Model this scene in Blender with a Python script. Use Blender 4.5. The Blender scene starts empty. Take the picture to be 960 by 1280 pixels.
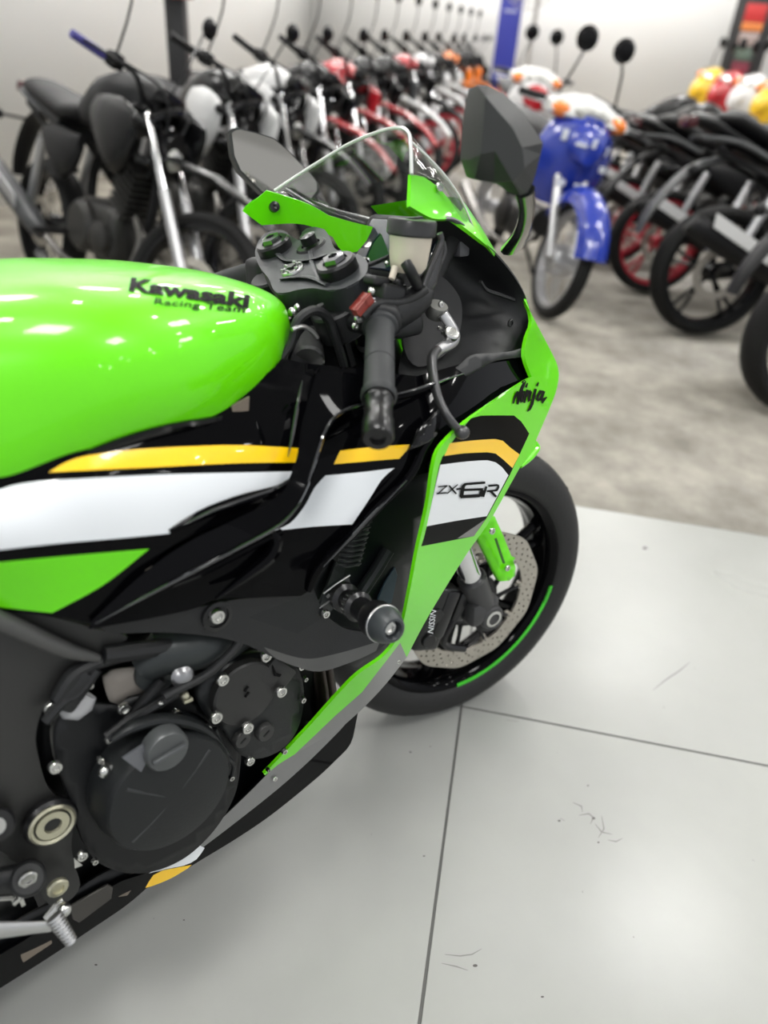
import bpy, bmesh, math, random
import numpy as np
from mathutils import Vector, Matrix
from mathutils.bvhtree import BVHTree
from mathutils.geometry import delaunay_2d_cdt
random.seed(7)
PI=math.pi
SC=bpy.context.scene
COL=SC.collection
# ------------------------------------------------------------------ camera and bike pose
CF,CP,CR,CH=929.,.5821,-.0907,1.2046
BX,BY,BHD,BL=-.8624,.1841,.7339,.1612
_fw=np.array([0,math.cos(CP),-math.sin(CP)]);_rt=np.array([1,0,0.]);_dn=-np.array([0,math.sin(CP),math.cos(CP)])
_c,_s=math.cos(CR),math.sin(CR)
RC=np.array([_c*_rt+_s*_dn,-_s*_rt+_c*_dn,_fw])
_Rl=np.array([[1,0,0],[0,math.cos(BL),math.sin(BL)],[0,-math.sin(BL),math.cos(BL)]])
_Rh=np.array([[math.cos(BHD),-math.sin(BHD),0],[math.sin(BHD),math.cos(BHD),0],[0,0,1]])
BM=_Rh@_Rl
CB=BM.T@(np.array([0,0,CH])-np.array([BX,BY,0]))       # camera seen in bike coordinates
def ray(u,v): return BM.T@(RC.T@np.array([(u-480)/CF,(v-640)/CF,1.]))
def U(u,v,y):
    d=ray(u,v); return Vector(CB+(y-CB[1])/d[1]*d)
def Upl(u,v,p0,n):
    d=ray(u,v); return Vector(CB+np.dot(np.array(p0)-CB,n)/np.dot(d,n)*d)
def Wg(u,v,z=0):
    d=RC.T@np.array([(u-480)/CF,(v-640)/CF,1.]); return Vector(np.array([0,0,CH])+(z-CH)/d[2]*d)
cam=bpy.data.cameras.new('camera'); co=bpy.data.objects.new('camera',cam); COL.objects.link(co)
cam.sensor_fit='VERTICAL'; cam.sensor_height=36; cam.sensor_width=27; cam.lens=CF/1280*36
cam.clip_start=.02; cam.clip_end=100
M=Matrix.Identity(4)
for i in range(3):
    M[i][0]=RC[0][i]; M[i][1]=-RC[1][i]; M[i][2]=-RC[2][i]
M[2][3]=CH
co.matrix_world=M
cam.dof.use_dof=True; cam.dof.focus_distance=1.07; cam.dof.aperture_fstop=2.1
SC.camera=co
# ------------------------------------------------------------------ materials
MT={}
def mat(name,col,rough=.5,metal=0,coat=0,emit=0,spec=.5,noise=0,nscale=8,bump=0,bscale=60,trans=0,coatr=.03):
    if name in MT: return MT[name]
    m=bpy.data.materials.new(name); m.use_nodes=True; nt=m.node_tree; b=nt.nodes['Principled BSDF']
    b.inputs['Base Color'].default_value=(*col,1); b.inputs['Roughness'].default_value=rough
    b.inputs['Metallic'].default_value=metal; b.inputs['Coat Weight'].default_value=coat; b.inputs['Coat Roughness'].default_value=coatr
    b.inputs['Specular IOR Level'].default_value=spec
    if emit: b.inputs['Emission Color'].default_value=(*col,1); b.inputs['Emission Strength'].default_value=emit
    if trans: b.inputs['Transmission Weight'].default_value=trans
    if noise or bump:
        tc=nt.nodes.new('ShaderNodeTexCoord')
    if noise:
        n=nt.nodes.new('ShaderNodeTexNoise'); n.inputs['Scale'].default_value=nscale; n.inputs['Detail'].default_value=5
        nt.links.new(tc.outputs['Object'],n.inputs['Vector'])
        r=nt.nodes.new('ShaderNodeMix'); r.data_type='RGBA'
        r.inputs[6].default_value=(*[c*(1-noise) for c in col],1); r.inputs[7].default_value=(*[min(1,c*(1+noise)) for c in col],1)
        nt.links.new(n.outputs['Fac'],r.inputs[0]); nt.links.new(r.outputs[2],b.inputs['Base Color'])
    if bump:
        n=nt.nodes.new('ShaderNodeTexNoise'); n.inputs['Scale'].default_value=bscale; n.inputs['Detail'].default_value=3
        nt.links.new(tc.outputs['Object'],n.inputs['Vector'])
        bp=nt.nodes.new('ShaderNodeBump'); bp.inputs['Strength'].default_value=bump; bp.inputs['Distance'].default_value=.002
        nt.links.new(n.outputs['Fac'],bp.inputs['Height']); nt.links.new(bp.outputs[0],b.inputs['Normal'])
    MT[name]=m; return m
GREEN=mat('green_paint',(.135,.70,.0005),.35,0,.5,spec=.3)
BLK=mat('gloss_black',(.0015,.0015,.002),.05,0,0,spec=.10)
WHT=mat('white_paint',(.80,.83,.86),.3,0,.8)
YEL=mat('yellow_paint',(1,.60,.0),.3,0,.5)
SIL=mat('silver_graphic',(.20,.20,.20),.3,.3,.3)
GRY=mat('dark_grey',(.06,.06,.06),.3,0,.8)
MBLK=mat('matte_black',(.006,.0065,.0075),.5,0,0,bump=.15,bscale=500)
CHAR=mat('charcoal_frame',(.032,.032,.031),.42,.25,0,bump=.12,bscale=400)
ENG=mat('engine_black',(.011,.0125,.0135),.42,.3,0,bump=.12,bscale=300)
ENGD=mat('engine_dark',(.0025,.003,.004),.45,.2,0,noise=.3)
CLMP=mat('clamp_grey',(.032,.035,.038),.45,.3,0,bump=.1,bscale=500)
RUB=mat('grip_rubber',(.02,.022,.024),.55,0,0,bump=.3,bscale=700)
TIRE=mat('tire_rubber',(.008,.008,.0085),.6,0,0,bump=.2,bscale=200)
STEEL=mat('steel_bolt',(.62,.62,.60),.22,1)
CHR=mat('chrome',(.8,.8,.82),.1,1)
ALU=mat('aluminium',(.55,.55,.55),.35,1)
DISC=mat('brake_disc_steel',(.46,.43,.38),.38,.8)
BEI=mat('beige_metal',(.55,.53,.40),.3,.8)
PLST=mat('milky_plastic',(.62,.56,.46),.4)
RED=mat('red_plastic',(.45,.03,.02),.35,0,.3)
CAPB=mat('anodised_black',(.01,.01,.011),.3,.3,.15)
GREYP=mat('grey_plastic',(.38,.38,.39),.5)
BLUEG=mat('radiator_blue',(.03,.06,.08),.4,.3)
TAN=mat('tan_metal',(.17,.14,.11),.5,.2,noise=.2)
LENSG=mat('dark_glass',(.01,.012,.015),.05,0,1)
MIRR=mat('mirror_glass',(.42,.40,.36),.04,1)
def glassmat():
    m=bpy.data.materials.new('clear_screen'); m.use_nodes=True; nt=m.node_tree; nt.nodes.clear()
    o=nt.nodes.new('ShaderNodeOutputMaterial'); mx=nt.nodes.new('ShaderNodeMixShader'); t=nt.nodes.new('ShaderNodeBsdfTransparent')
    t.inputs[0].default_value=(.86,.87,.87,1); g=nt.nodes.new('ShaderNodeBsdfGlossy'); g.inputs['Roughness'].default_value=.03
    g.inputs['Color'].default_value=(.9,.9,.9,1); lw=nt.nodes.new('ShaderNodeLayerWeight'); lw.inputs[0].default_value=.5; pw=nt.nodes.new('ShaderNodeMath'); pw.operation='POWER'; pw.inputs[1].default_value=3.5; nt.links.new(lw.outputs['Facing'],pw.inputs[0]); f=nt.nodes.new('ShaderNodeMath'); f.operation='MULTIPLY_ADD'; f.inputs[1].default_value=.5; f.inputs[2].default_value=.035; nt.links.new(pw.outputs[0],f.inputs[0])
    nt.links.new(f.outputs[0],mx.inputs[0]); nt.links.new(t.outputs[0],mx.inputs[1]); nt.links.new(g.outputs[0],mx.inputs[2]); nt.links.new(mx.outputs[0],o.inputs[0])
    return m
SCREEN=glassmat()
LET=mat('black_lettering',(.002,.002,.002),.6,spec=.1)
EDGE=mat('screen_edge',(.62,.63,.62),.2,0,.8)
EDG=mat('gloss_edge',(.002,.002,.0025),.08,0,0,spec=.4)
# ------------------------------------------------------------------ mesh helpers
def V(*a): return Vector(a if len(a)>1 else a[0])
def basis(z,x=None):
    z=Vector(z).normalized(); a=Vector(x) if x is not None else (Vector((1,0,0)) if abs(z.x)<.9 else Vector((0,1,0)))
    x=(a-z*a.dot(z)).normalized(); y=z.cross(x); return x,y,z
def crm(pts,n=6,closed=False):
    """catmull-rom through points"""
    P=[Vector(p) for p in pts]; N=len(P); out=[]
    rng=range(N if closed else N-1)
    for i in rng:
        if closed: a,b,c,d=P[(i-1)%N],P[i],P[(i+1)%N],P[(i+2)%N]
        else: a,b,c,d=P[max(i-1,0)],P[i],P[i+1],P[min(i+2,N-1)]
        for k in range(n):
            t=k/n
            out.append(.5*((2*b)+(c-a)*t+(2*a-5*b+4*c-d)*t*t+(3*b-a-3*c+d)*t**3))
    if not closed: out.append(P[-1])
    return out
class MB:
    def __init__(s): s.bm=bmesh.new(); s.mats=[]; s.cur=0
    def m(s,mt):
        if mt not in s.mats: s.mats.append(mt)
        s.cur=s.mats.index(mt); return s
    def _f(s,vs):
        try:
            f=s.bm.faces.new(vs); f.material_index=s.cur; f.smooth=True; return f
        except ValueError: return None
    def poly(s,verts,faces):
        vs=[s.bm.verts.new(v) for v in verts]
        for f in faces: s._f([vs[i] for i in f])
        return s
    def box(s,c,size,ax=None,bev=0,seg=2,taper=None):
        x,y,z=ax if ax else (V(1,0,0),V(0,1,0),V(0,0,1))
        g=bmesh.ops.create_cube(s.bm,size=1); vs=g['verts']
        for v in vs:
            p=v.co.copy(); tz=1
            if taper and p.z>0: p.x*=taper[0]; p.y*=taper[1]
            v.co=Vector(c)+x*p.x*size[0]+y*p.y*size[1]+z*p.z*size[2]
        fs={f for v in vs for f in v.link_faces}
        if bev:
            es=list({e for v in vs for e in v.link_edges})
            r=bmesh.ops.bevel(s.bm,geom=es,offset=bev,segments=seg,affect='EDGES',profile=.5)
            fs=set(f for f in fs if f.is_valid)|set(r['faces'])
        for f in fs: f.material_index=s.cur; f.smooth=True
        return s
    def lathe(s,c,axis,prof,n=24,a0=0,a1=2*PI,x=None,sx=1,sy=1):
        """prof: (radius,height) pairs along the axis"""
        x,y,z=basis(axis,x); c=Vector(c); full=abs(a1-a0-2*PI)<1e-6; k=n if full else n+1; rings=[]
        for r,h in prof:
            if r<1e-6: rings.append([s.bm.verts.new(c+z*h)]); continue
            rings.append([s.bm.verts.new(c+z*h+x*(r*sx*math.cos(a0+(a1-a0)*i/n))+y*(r*sy*math.sin(a0+(a1-a0)*i/n))) for i in range(k)])
        for A,B in zip(rings,rings[1:]):
            for i in range(n if full else n):
                j=(i+1)%k if full else i+1
                if len(A)==1 and len(B)==1: continue
                if len(A)==1: s._f([A[0],B[i],B[j]][::-1])
                elif len(B)==1: s._f([A[i],A[j],B[0]])
                else: s._f([A[i],A[j],B[j],B[i]])
        return s
    def cyl(s,a,b,r,r2=None,n=16,bev=0):
        a,b=Vector(a),Vector(b); L=(b-a).length; r2=r if r2 is None else r2
        if bev: p=[(0,0),(r-bev,0),(r,bev),(r2,L-bev),(r2-bev,L),(0,L)]
        else: p=[(0,0),(r,0),(r2,L),(0,L)]
        return s.lathe(a,b-a,p,n)
    def ball(s,c,r,n=16,sc=(1,1,1),ax=None):
        x,y,z=ax if ax else (V(1,0,0),V(0,1,0),V(0,0,1)); c=Vector(c); k=max(6,n//2); rings=[]
        for i in range(k+1):
            t=PI*i/k
            if i in(0,k): rings.append([s.bm.verts.new(c+z*(r*sc[2]*math.cos(t)))]); continue
            rings.append([s.bm.verts.new(c+z*(r*sc[2]*math.cos(t))+x*(r*sc[0]*math.sin(t)*math.cos(2*PI*j/n))+y*(r*sc[1]*math.sin(t)*math.sin(2*PI*j/n))) for j in range(n)])
        for A,B in zip(rings,rings[1:]):
            for i in range(n):
                j=(i+1)%n
                if len(A)==1: s._f([A[0],B[i],B[j]])
                elif len(B)==1: s._f([A[j],A[i],B[0]])
                else: s._f([A[j],A[i],B[i],B[j]])
        return s
    def tube(s,pts,r,n=10,smooth=5,flat=1,up=None,closed=False):
        """swept tube; r a number or a list per given point"""
        P0=[Vector(p) for p in pts]; R0=r if isinstance(r,(list,tuple)) else [r]*len(P0)
        if smooth>1 and len(P0)>2:
            P=crm(P0,smooth,closed); Q=crm([Vector((q,0,0)) for q in R0],smooth,closed); R=[q.x for q in Q]
        else: P,R=P0,list(R0)
        N=len(P); rings=[]; x=None
        for i in range(N):
            if closed: t=P[(i+1)%N]-P[i-1]
            else: t=P[min(i+1,N-1)]-P[max(i-1,0)]
            t=t.normalized() if t.length>1e-9 else Vector((0,0,1))
            if x is None: x,y,_=basis(t,up)
            else:
                x=(x-t*x.dot(t)).normalized(); y=t.cross(x)
            rings.append([s.bm.verts.new(P[i]+x*(R[i]*math.cos(2*PI*j/n))+y*(R[i]*flat*math.sin(2*PI*j/n))) for j in range(n)])
        for i in range(N if closed else N-1):
            A,B=rings[i],rings[(i+1)%N]
            for j in range(n): k=(j+1)%n; s._f([A[j],A[k],B[k],B[j]])
        if not closed: s._f(rings[0][::-1]); s._f(rings[-1])
        return s
    def loft(s,rings,cap0=True,cap1=True,closed=True):
        vs=[[s.bm.verts.new(p) for p in r] for r in rings]; n=len(vs[0])
        for A,B in zip(vs,vs[1:]):
            for j in range(n if closed else n-1): k=(j+1)%n; s._f([A[j],A[k],B[k],B[j]])
        if closed and cap0: s._f(vs[0][::-1])
        if closed and cap1: s._f(vs[-1])
        return s
    def prism(s,outline,ext,bev=0,seg=1):
        """closed 3D outline extruded by a vector"""
        e=Vector(ext); n=len(outline)
        a=[s.bm.verts.new(Vector(p)) for p in outline]; b=[s.bm.verts.new(Vector(p)+e) for p in outline]
        fs=[s._f(a),s._f(b[::-1])]+[s._f([a[(i+1)%n],a[i],b[i],b[(i+1)%n]]) for i in range(n)]
        if bev:
            es=[x for x in {ed for v in a for ed in v.link_edges}|{ed for v in b for ed in v.link_edges}]
            r=bmesh.ops.bevel(s.bm,geom=es,offset=bev,segments=seg,affect='EDGES',clamp_overlap=True)
            for f in r['faces']: f.material_index=s.cur; f.smooth=True
        return s
    def xf(s,mx):
        for v in s.bm.verts: v.co=mx@v.co
        return s
    def mirror(s):
        o=MB(); o.mats=list(s.mats); o.bm=s.bm.copy()
        for v in o.bm.verts: v.co.y*=-1
        bmesh.ops.reverse_faces(o.bm,faces=o.bm.faces[:]); return o
    def build(s,name,parent=None,mt=None,ang=35,fixn=True):
        if fixn: bmesh.ops.recalc_face_normals(s.bm,faces=s.bm.faces[:])
        me=bpy.data.meshes.new(name); s.bm.to_mesh(me); s.bm.free()
        for x in (s.mats or [mt]): me.materials.append(x)
        if ang is not None: me.set_sharp_from_angle(angle=math.radians(ang))
        o=bpy.data.objects.new(name,me); COL.objects.link(o)
        if parent: o.parent=parent
        return o
def tag(o,label=None,cat=None,group=None,kind=None):
    for k,v in (('label',label),('category',cat),('group',group),('kind',kind)):
        if v: o[k]=v
    return o
def empty(name,loc=(0,0,0),mx=None):
    o=bpy.data.objects.new(name,None); COL.objects.link(o); o.empty_display_size=.1
    if mx is not None: o.matrix_world=mx
    else: o.location=loc
    return o
# ---- traced panels: an outline read in the photo, laid on a curved surface of the bike's own depth
def tps(ctrl):
    P=np.array([(a/100,b/100) for a,b,_ in ctrl]); Y=np.array([c for _,_,c in ctrl]); n=len(P)
    def k(r2): return np.where(r2>0,.5*r2*np.log(np.maximum(r2,1e-12)),0)
    D=((P[:,None]-P[None])**2).sum(-1); A=np.zeros((n+3,n+3)); A[:n,:n]=k(D)+.02*np.eye(n); A[:n,n]=1; A[:n,n+1:]=P; A[n,:n]=1; A[n+1:,:n]=P.T
    w=np.linalg.lstsq(A,np.concatenate([Y,[0,0,0]]),rcond=None)[0]
    def f(u,v):
        q=np.array([u/100,v/100]); return float(k(((P-q)**2).sum(1))@w[:n]+w[n]+w[n+1:]@q)
    return f
def smo(pts,step=7,closed=True):
    """smooth pixel outline; points flagged with a third value are corners"""
    N=len(pts); out=[]
    for i in range(N if closed else N-1):
        b=pts[i]; c=pts[(i+1)%N]
        a=pts[i-1] if (closed or i>0) else b; d=pts[(i+2)%N] if (closed or i+2<N) else c
        if len(b)>2: a=b
        if len(c)>2: d=c
        L=math.dist(b[:2],c[:2]); n=max(1,int(L/step))
        for k in range(n):
            t=k/n; q=[]
            for j in (0,1):
                A,B,C_,D=a[j],b[j],c[j],d[j]
                q.append(.5*(2*B+(C_-A)*t+(2*A-5*B+4*C_-D)*t*t+(3*B-A-3*C_+D)*t**3))
            out.append(tuple(q))
    if not closed: out.append(tuple(pts[-1][:2]))
    return out
def inside(p,poly):
    x,y=p; c=False; n=len(poly); j=n-1
    for i in range(n):
        xi,yi=poly[i]; xj,yj=poly[j]
        if (yi>y)!=(yj>y) and x<(xj-xi)*(y-yi)/(yj-yi)+xi: c=not c
        j=i
    return c
def patch(outline,ctrl,base,regions=(),th=.005,grid=13,step=7,sharp=False):
    out=smo(outline,step); f=tps(ctrl) if not callable(ctrl) else ctrl
    verts=[];edges=[]
    def addloop(l):
        s=len(verts)
        for p in l: verts.append(Vector(p))
        for i in range(len(l)): edges.append((s+i,s+(i+1)%len(l)))
    addloop(out); regs=[]
    for poly,mt in regions:
        q=smo(poly,step); regs.append((q,mt)); addloop(q)
    xs=[p[0] for p in out]; ys=[p[1] for p in out]
    x=min(xs)+grid/2; r=0
    while x<max(xs):
        y=min(ys)+(grid/2 if r%2 else grid)
        while y<max(ys):
            if inside((x,y),out) and min((x-p[0])**2+(y-p[1])**2 for p in out)>(grid*.45)**2: verts.append(Vector((x,y)))
            y+=grid
        x+=grid; r+=1
    R=delaunay_2d_cdt(verts,edges,[],0,1e-4); vs,fs=R[0],R[2]
    mb=MB(); mb.m(base); used={}
    keep=[]
    for t in fs:
        cx=sum(vs[i][0] for i in t)/len(t); cy=sum(vs[i][1] for i in t)/len(t)
        if not inside((cx,cy),out): continue
        mt=base
        for q,m2 in regs:
            if inside((cx,cy),q): mt=m2
        keep.append((t,mt))
    for t,_ in keep:
        for i in t:
            if i not in used: used[i]=mb.bm.verts.new(U(vs[i][0],vs[i][1],f(vs[i][0],vs[i][1])))
    for t,mt in keep: mb.m(mt); mb._f([used[i] for i in t])
    mb.bm.normal_update()
    # make it face the camera side
    sgn=sum(fc.normal.dot(Vector(CB)-fc.calc_center_median())*fc.calc_area() for fc in mb.bm.faces)
    if sgn<0: bmesh.ops.reverse_faces(mb.bm,faces=mb.bm.faces[:]); mb.bm.normal_update()
    if th:
        top=list(mb.bm.faces); bnd=[e for e in mb.bm.edges if len(e.link_faces)==1]
        low={v:mb.bm.verts.new(v.co-v.normal*th) for v in list(mb.bm.verts)}
        bi=mb.mats.index(base)
        for fc in top:
            nf=mb.bm.faces.new([low[v] for v in reversed(fc.verts)]); nf.material_index=fc.material_index; nf.smooth=True
        for e in bnd:
            l=e.link_loops[0]; a,b=l.vert,l.link_loop_next.vert
            nf=mb.bm.faces.new([b,a,low[a],low[b]]); nf.material_index=l.face.material_index; nf.smooth=True
    return mb
def bvh(o): return BVHTree.FromPolygons([v.co[:] for v in o.data.vertices],[p.vertices[:] for p in o.data.polygons])
def onsurf(tree,u,v,off):
    d=Vector(ray(u,v)).normalized(); h=tree.ray_cast(Vector(CB),d)
    if h[0] is None: return None
    n=h[1]; n=n if n.dot(d)<0 else -n
    return h[0]+n*off
def decal(name,polys,tree,parent,mt,off=.0011,grid=6):
    mb=MB(); mb.m(mt)
    for pl in polys:
        verts=[Vector(p) for p in pl]; edges=[(i,(i+1)%len(pl)) for i in range(len(pl))]
        xs=[p[0] for p in pl]; ys=[p[1] for p in pl]; x=min(xs)+grid/2
        while x<max(xs):
            y=min(ys)+grid/2
            while y<max(ys):
                if inside((x,y),pl): verts.append(Vector((x,y)))
                y+=grid
            x+=grid
        R=delaunay_2d_cdt(verts,edges,[],0,1e-4); us={}
        for t in R[2]:
            c=(sum(R[0][i][0] for i in t)/3,sum(R[0][i][1] for i in t)/3)
            if not inside(c,pl): continue
            for i in t:
                if i not in us:
                    p=onsurf(tree,R[0][i][0],R[0][i][1],off); us[i]=mb.bm.verts.new(p) if p else None
            if all(us[i] for i in t): mb._f([us[i] for i in t])
    return mb.build(name,parent,ang=None,fixn=False)
def ribbon(pts,w):
    """stroke polygon round a pixel polyline; w widths per point"""
    P=[Vector(p) for p in pts]; n=len(P); W=w if isinstance(w,(list,tuple)) else [w]*n; L=[];Rr=[]
    for i in range(n):
        t=(P[min(i+1,n-1)]-P[max(i-1,0)]).normalized(); q=Vector((-t.y,t.x))
        if 0<i<n-1:
            a=(P[i]-P[i-1]).normalized(); k=max(.45,abs(Vector((-a.y,a.x)).dot(q)))
        else: k=1
        L.append(tuple(P[i]+q*W[i]/2/k)); Rr.append(tuple(P[i]-q*W[i]/2/k))
    return L+Rr[::-1]
def font_decal(name,text,org,ex,ey,tree,parent,mt,bold=.0,shear=0,space=1.,off=.0012,cut=2):
    cu=bpy.data.curves.new('t','FONT'); cu.body=text; cu.offset=bold; cu.shear=shear; cu.space_character=space; cu.resolution_u=4
    o=bpy.data.objects.new('t',cu); COL.objects.link(o); dg=bpy.context.evaluated_depsgraph_get(); dg.update()
    me=bpy.data.meshes.new_from_object(o.evaluated_get(dg)); bpy.data.objects.remove(o)
    bm=bmesh.new(); bm.from_mesh(me); bpy.data.meshes.remove(me)
    bmesh.ops.triangulate(bm,faces=bm.faces[:])
    W=max(v.co.x for v in bm.verts)
    for _ in range(cut):
        es=[e for e in bm.edges if e.calc_length()>.18]
        if es: bmesh.ops.subdivide_edges(bm,edges=es,cuts=1); bmesh.ops.triangulate(bm,faces=bm.faces[:])
    mb=MB(); mb.m(mt); mp={}
    for v in bm.verts:
        s=v.co.x/W; t=v.co.y/.7
        u_=org[0]+ex[0]*s+ey[0]*t; v_=org[1]+ex[1]*s+ey[1]*t
        if len(ex)>2: v_+=ex[2]*4*s*(1-s)
        p=onsurf(tree,u_,v_,off); mp[v]=mb.bm.verts.new(p) if p else None
    for f in bm.faces:
        vs=[mp[v] for v in f.verts]
        if all(vs): mb._f(vs)
    bm.free()
    return mb.build(name,parent,ang=None,fixn=False)
# ================================================================== SPORT MOTORCYCLE
MXB=Matrix.Identity(4)
for i in range(3):
    for j in range(3): MXB[i][j]=BM[i][j]
MXB[0][3]=BX; MXB[1][3]=BY; MXB[2][3]=.004
BK=empty('sport_motorcycle',mx=MXB)
tag(BK,'green, black and white sport motorcycle with full fairing on the pale tiles','motorcycle')
def bolt(u,v,y,r,parent=BK,m=STEEL,h=.006,name='bolt',hexr=.5,boss=None,label=None):
    mb=MB().m(m); c=U(u,v,y); 
    mb.lathe(c,(0,-1,0),[(0,0),(r,0),(r,h*.7),(r*.85,h),(r*.55,h),(r*.5,h*.45),(0,h*.4)],14)
    if boss: mb.m(boss[1]); mb.lathe(c+V(0,.012,0),(0,-1,0),[(0,0),(boss[0],0),(boss[0],.009),(boss[0]*.85,.013),(0,.013)],20)
    o=mb.build(name,parent)
    if label: o['label']=label
    return o
# ---- fuel tank: lofted shell
def tank():
    #  X, half width, z low, z top, dy centre flatness
    st=[(.40,.10,.79,.905),(.47,.125,.78,.935),(.55,.150,.778,.955),(.634,.180,.783,.966),(.70,.203,.811,.968),(.75,.212,.822,.967),(.80,.209,.822,.962),(.85,.197,.814,.956),(.89,.182,.812,.949),(.946,.157,.822,.936),(.985,.128,.836,.923),(1.012,.100,.848,.911),(1.032,.068,.858,.899),(1.043,.034,.866,.889),(1.046,.010,.872,.880)]
    prof=[(.955,-.02),(.985,.10),(1.0,.24),(.995,.40),(.965,.57),(.89,.73),(.75,.86),(.55,.945),(.30,.985),(0,1.0)]
    ss=crm([Vector((a,b,c)) for a,b,c,d in st],4); tt=crm([Vector((a,d,0)) for a,b,c,d in st],4)
    pp=crm([Vector((a,b,0)) for a,b in prof],3)
    rings=[]
    for s,t in zip(ss,tt):
        X,w,zl,zt=s.x,s.y,s.z,t.y
        half=[(q.x*w,zl+(zt-zl)*q.y) for q in pp]
        ring=[V(X,-a,z) for a,z in half]+[V(X,a,z) for a,z in half[-2::-1]]
        rings.append(ring)
    mb=MB().m(GREEN); mb.loft(rings,closed=False)
    # underside rim turned in
    return mb
tb=tank(); tk=tb.build('fuel_tank',BK,ang=60)
tkt=bvh(tk)
# tank filler flange hint and knee edge
font_decal('brand_lettering','Kawasaki',(160,369),(150,21,-1),(3,-16),tkt,tk,LET,bold=.045,space=1.0,cut=3)['label']='bold black brand lettering'
font_decal('team_lettering','Racing Team',(191,386),(114,10,0),(2,-8),tkt,tk,LET,bold=.012,space=1.05,cut=3)['label']='small black lettering'
# black rim under the tank
mb=MB().m(EDG)
edge=[(.47,.120,.776),(.55,.145,.774),(.634,.172,.779),(.70,.194,.807),(.75,.203,.818),(.80,.200,.818),(.85,.189,.810),(.89,.175,.808),(.946,.151,.818),(.985,.123,.832),(1.012,.096,.844),(1.032,.066,.854)]
mb.tube([V(x,-w,z-.001) for x,w,z in edge],.0055,8,4)
mb.build('tank_rim',tk)
# ---- side panel under the tank (white band, yellow line, green wedge)
A_out=[(-80,600,1),(0,572),(60,548),(120,530),(200,512),(290,492),(335,470),(352,452,1),(400,462,1),(398,500),(388,560),(372,600),(350,628),(300,650),(240,674),(205,694),(165,735),(122,786,1),(70,774),(0,768),(-80,760,1)]
A_ctl=[(-80,600,-.165),(0,590,-.172),(100,535,-.180),(200,515,-.182),(300,495,-.172),(350,455,-.150),(400,465,-.165),(390,560,-.218),(350,628,-.222),(240,674,-.226),(165,735,-.215),(120,785,-.205),(0,765,-.175),(-80,760,-.16),(0,680,-.200),(150,640,-.222),(250,600,-.222),(0,640,-.196),(100,600,-.212),(-80,680,-.185)]
A_reg=[([(62,595,1),(82,583),(110,574),(160,567),(230,562.5),(300,560.5),(376,564,1),(369,582,1),(300,583),(200,588),(120,592)],YEL),
 ([(-80,660,1),(0,617),(48,606,1),(200,597.5),(365,593,1),(361,603),(346,614),(310,622),(280,633),(250,647),(225,662),(212,671,1),(150,677),(70,684),(0,692),(-80,702,1)],WHT),
 ([(-80,716,1),(0,707,1),(95,698),(187,690,1),(130,735),(66,770,1),(0,763),(-80,755,1)],GREEN)]
side=patch(A_out,A_ctl,BLK,A_reg,th=.004)
sm_=side.mirror(); side_o=side.build('upper_side_panel',BK,ang=60)
sm_.build('upper_side_panel',BK,ang=60)
# ---- main gloss black side fairing
C_out=[(352,455,1),(440,464),(520,474,1),(600,452),(654,440,1),(660,460),(664,473,1),(640,498),(590,530),(562,552),(552,575,1),(545,590),(520,598),(505,604),(478,632),(440,672),(410,700),(396,720),(390,738),(376,748,1),(320,750),(270,753),(240,765),(180,778),(112,790,1),(150,745),(200,690),(280,640),(340,600),(360,540)]
C_ctl=[(352,455,-.140),(440,464,-.18),(520,474,-.215),(600,452,-.195),(660,440,-.160),(664,474,-.178),(590,530,-.243),(552,575,-.262),(505,604,-.262),(440,672,-.248),(390,738,-.228),(240,765,-.212),(112,790,-.200),(200,690,-.205),(340,600,-.212),(450,560,-.245),(420,640,-.24),(300,720,-.228),(500,530,-.245)]
C_reg=[([(425,567,1),(470,562),(515,559,1),(499,577,1),(417,584,1)],YEL),
 ([(407,598,1),(450,594),(493,588.5,1),(477,603),(461,628),(440,659,1),(390,662),(338,668,1),(362,658),(380,637),(394,612)],WHT)]
cp=patch(C_out,C_ctl,BLK,C_reg,th=.004); cm=cp.mirror(); cf=cp.build('side_fairing',BK,ang=60); cm.build('side_fairing',BK,ang=60)
cft=bvh(cf)
# curved duct cover over the seam and its tail
D_out=[(396,470,1),(440,470),(472,480,1),(458,500),(430,514),(411,540),(395,585),(374,632),(350,657),(300,684),(215,728),(118,790,1),(112,783,1),(176,724),(232,684),(290,655),(340,630),(362,606),(371,575),(378,530)]
D_ctl=[(396,470,-.212),(440,472,-.215),(472,480,-.225),(430,514,-.24),(395,585,-.258),(374,632,-.262),(300,684,-.25),(215,728,-.236),(115,787,-.212),(176,724,-.226),(290,655,-.24),(362,606,-.245),(378,530,-.228)]
dp=patch(D_out,D_ctl,BLK,th=.012,grid=9); dm=dp.mirror(); dp.build('duct_cover',BK,ang=55); dm.build('duct_cover',BK,ang=55)
# fairing edge lip along the air opening
mb=MB().m(BLK); mb.tube([U(u,v,y) for u,v,y in [(548,520,-.262),(540,545,-.266),(528,566,-.268),(512,598,-.268),(478,632,-.262),(440,672,-.255),(410,700,-.245),(394,722,-.236),(386,742,-.23)]],[.003,.005,.006,.006,.006,.006,.006,.006,.004],8,5,flat=.7)
mb.tube([U(u,v,y) for u,v,y in [(438,518,-.245),(470,506,-.245),(515,497,-.245),(560,478,-.235)]],.003,6,5)
mb.build('fairing_edge',cf)
# upper seam triangle piece (bright edged fin near the lever tip)
F2=[(548,515,1),(551,530),(545,548),(536,556),(512,566,1),(519,552),(530,533)]
patch(F2,[(548,515,-.262),(551,530,-.27),(536,556,-.276),(512,566,-.274),(530,533,-.27)],EDG,th=.006,grid=8).build('fairing_fin',BK,ang=None)
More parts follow.
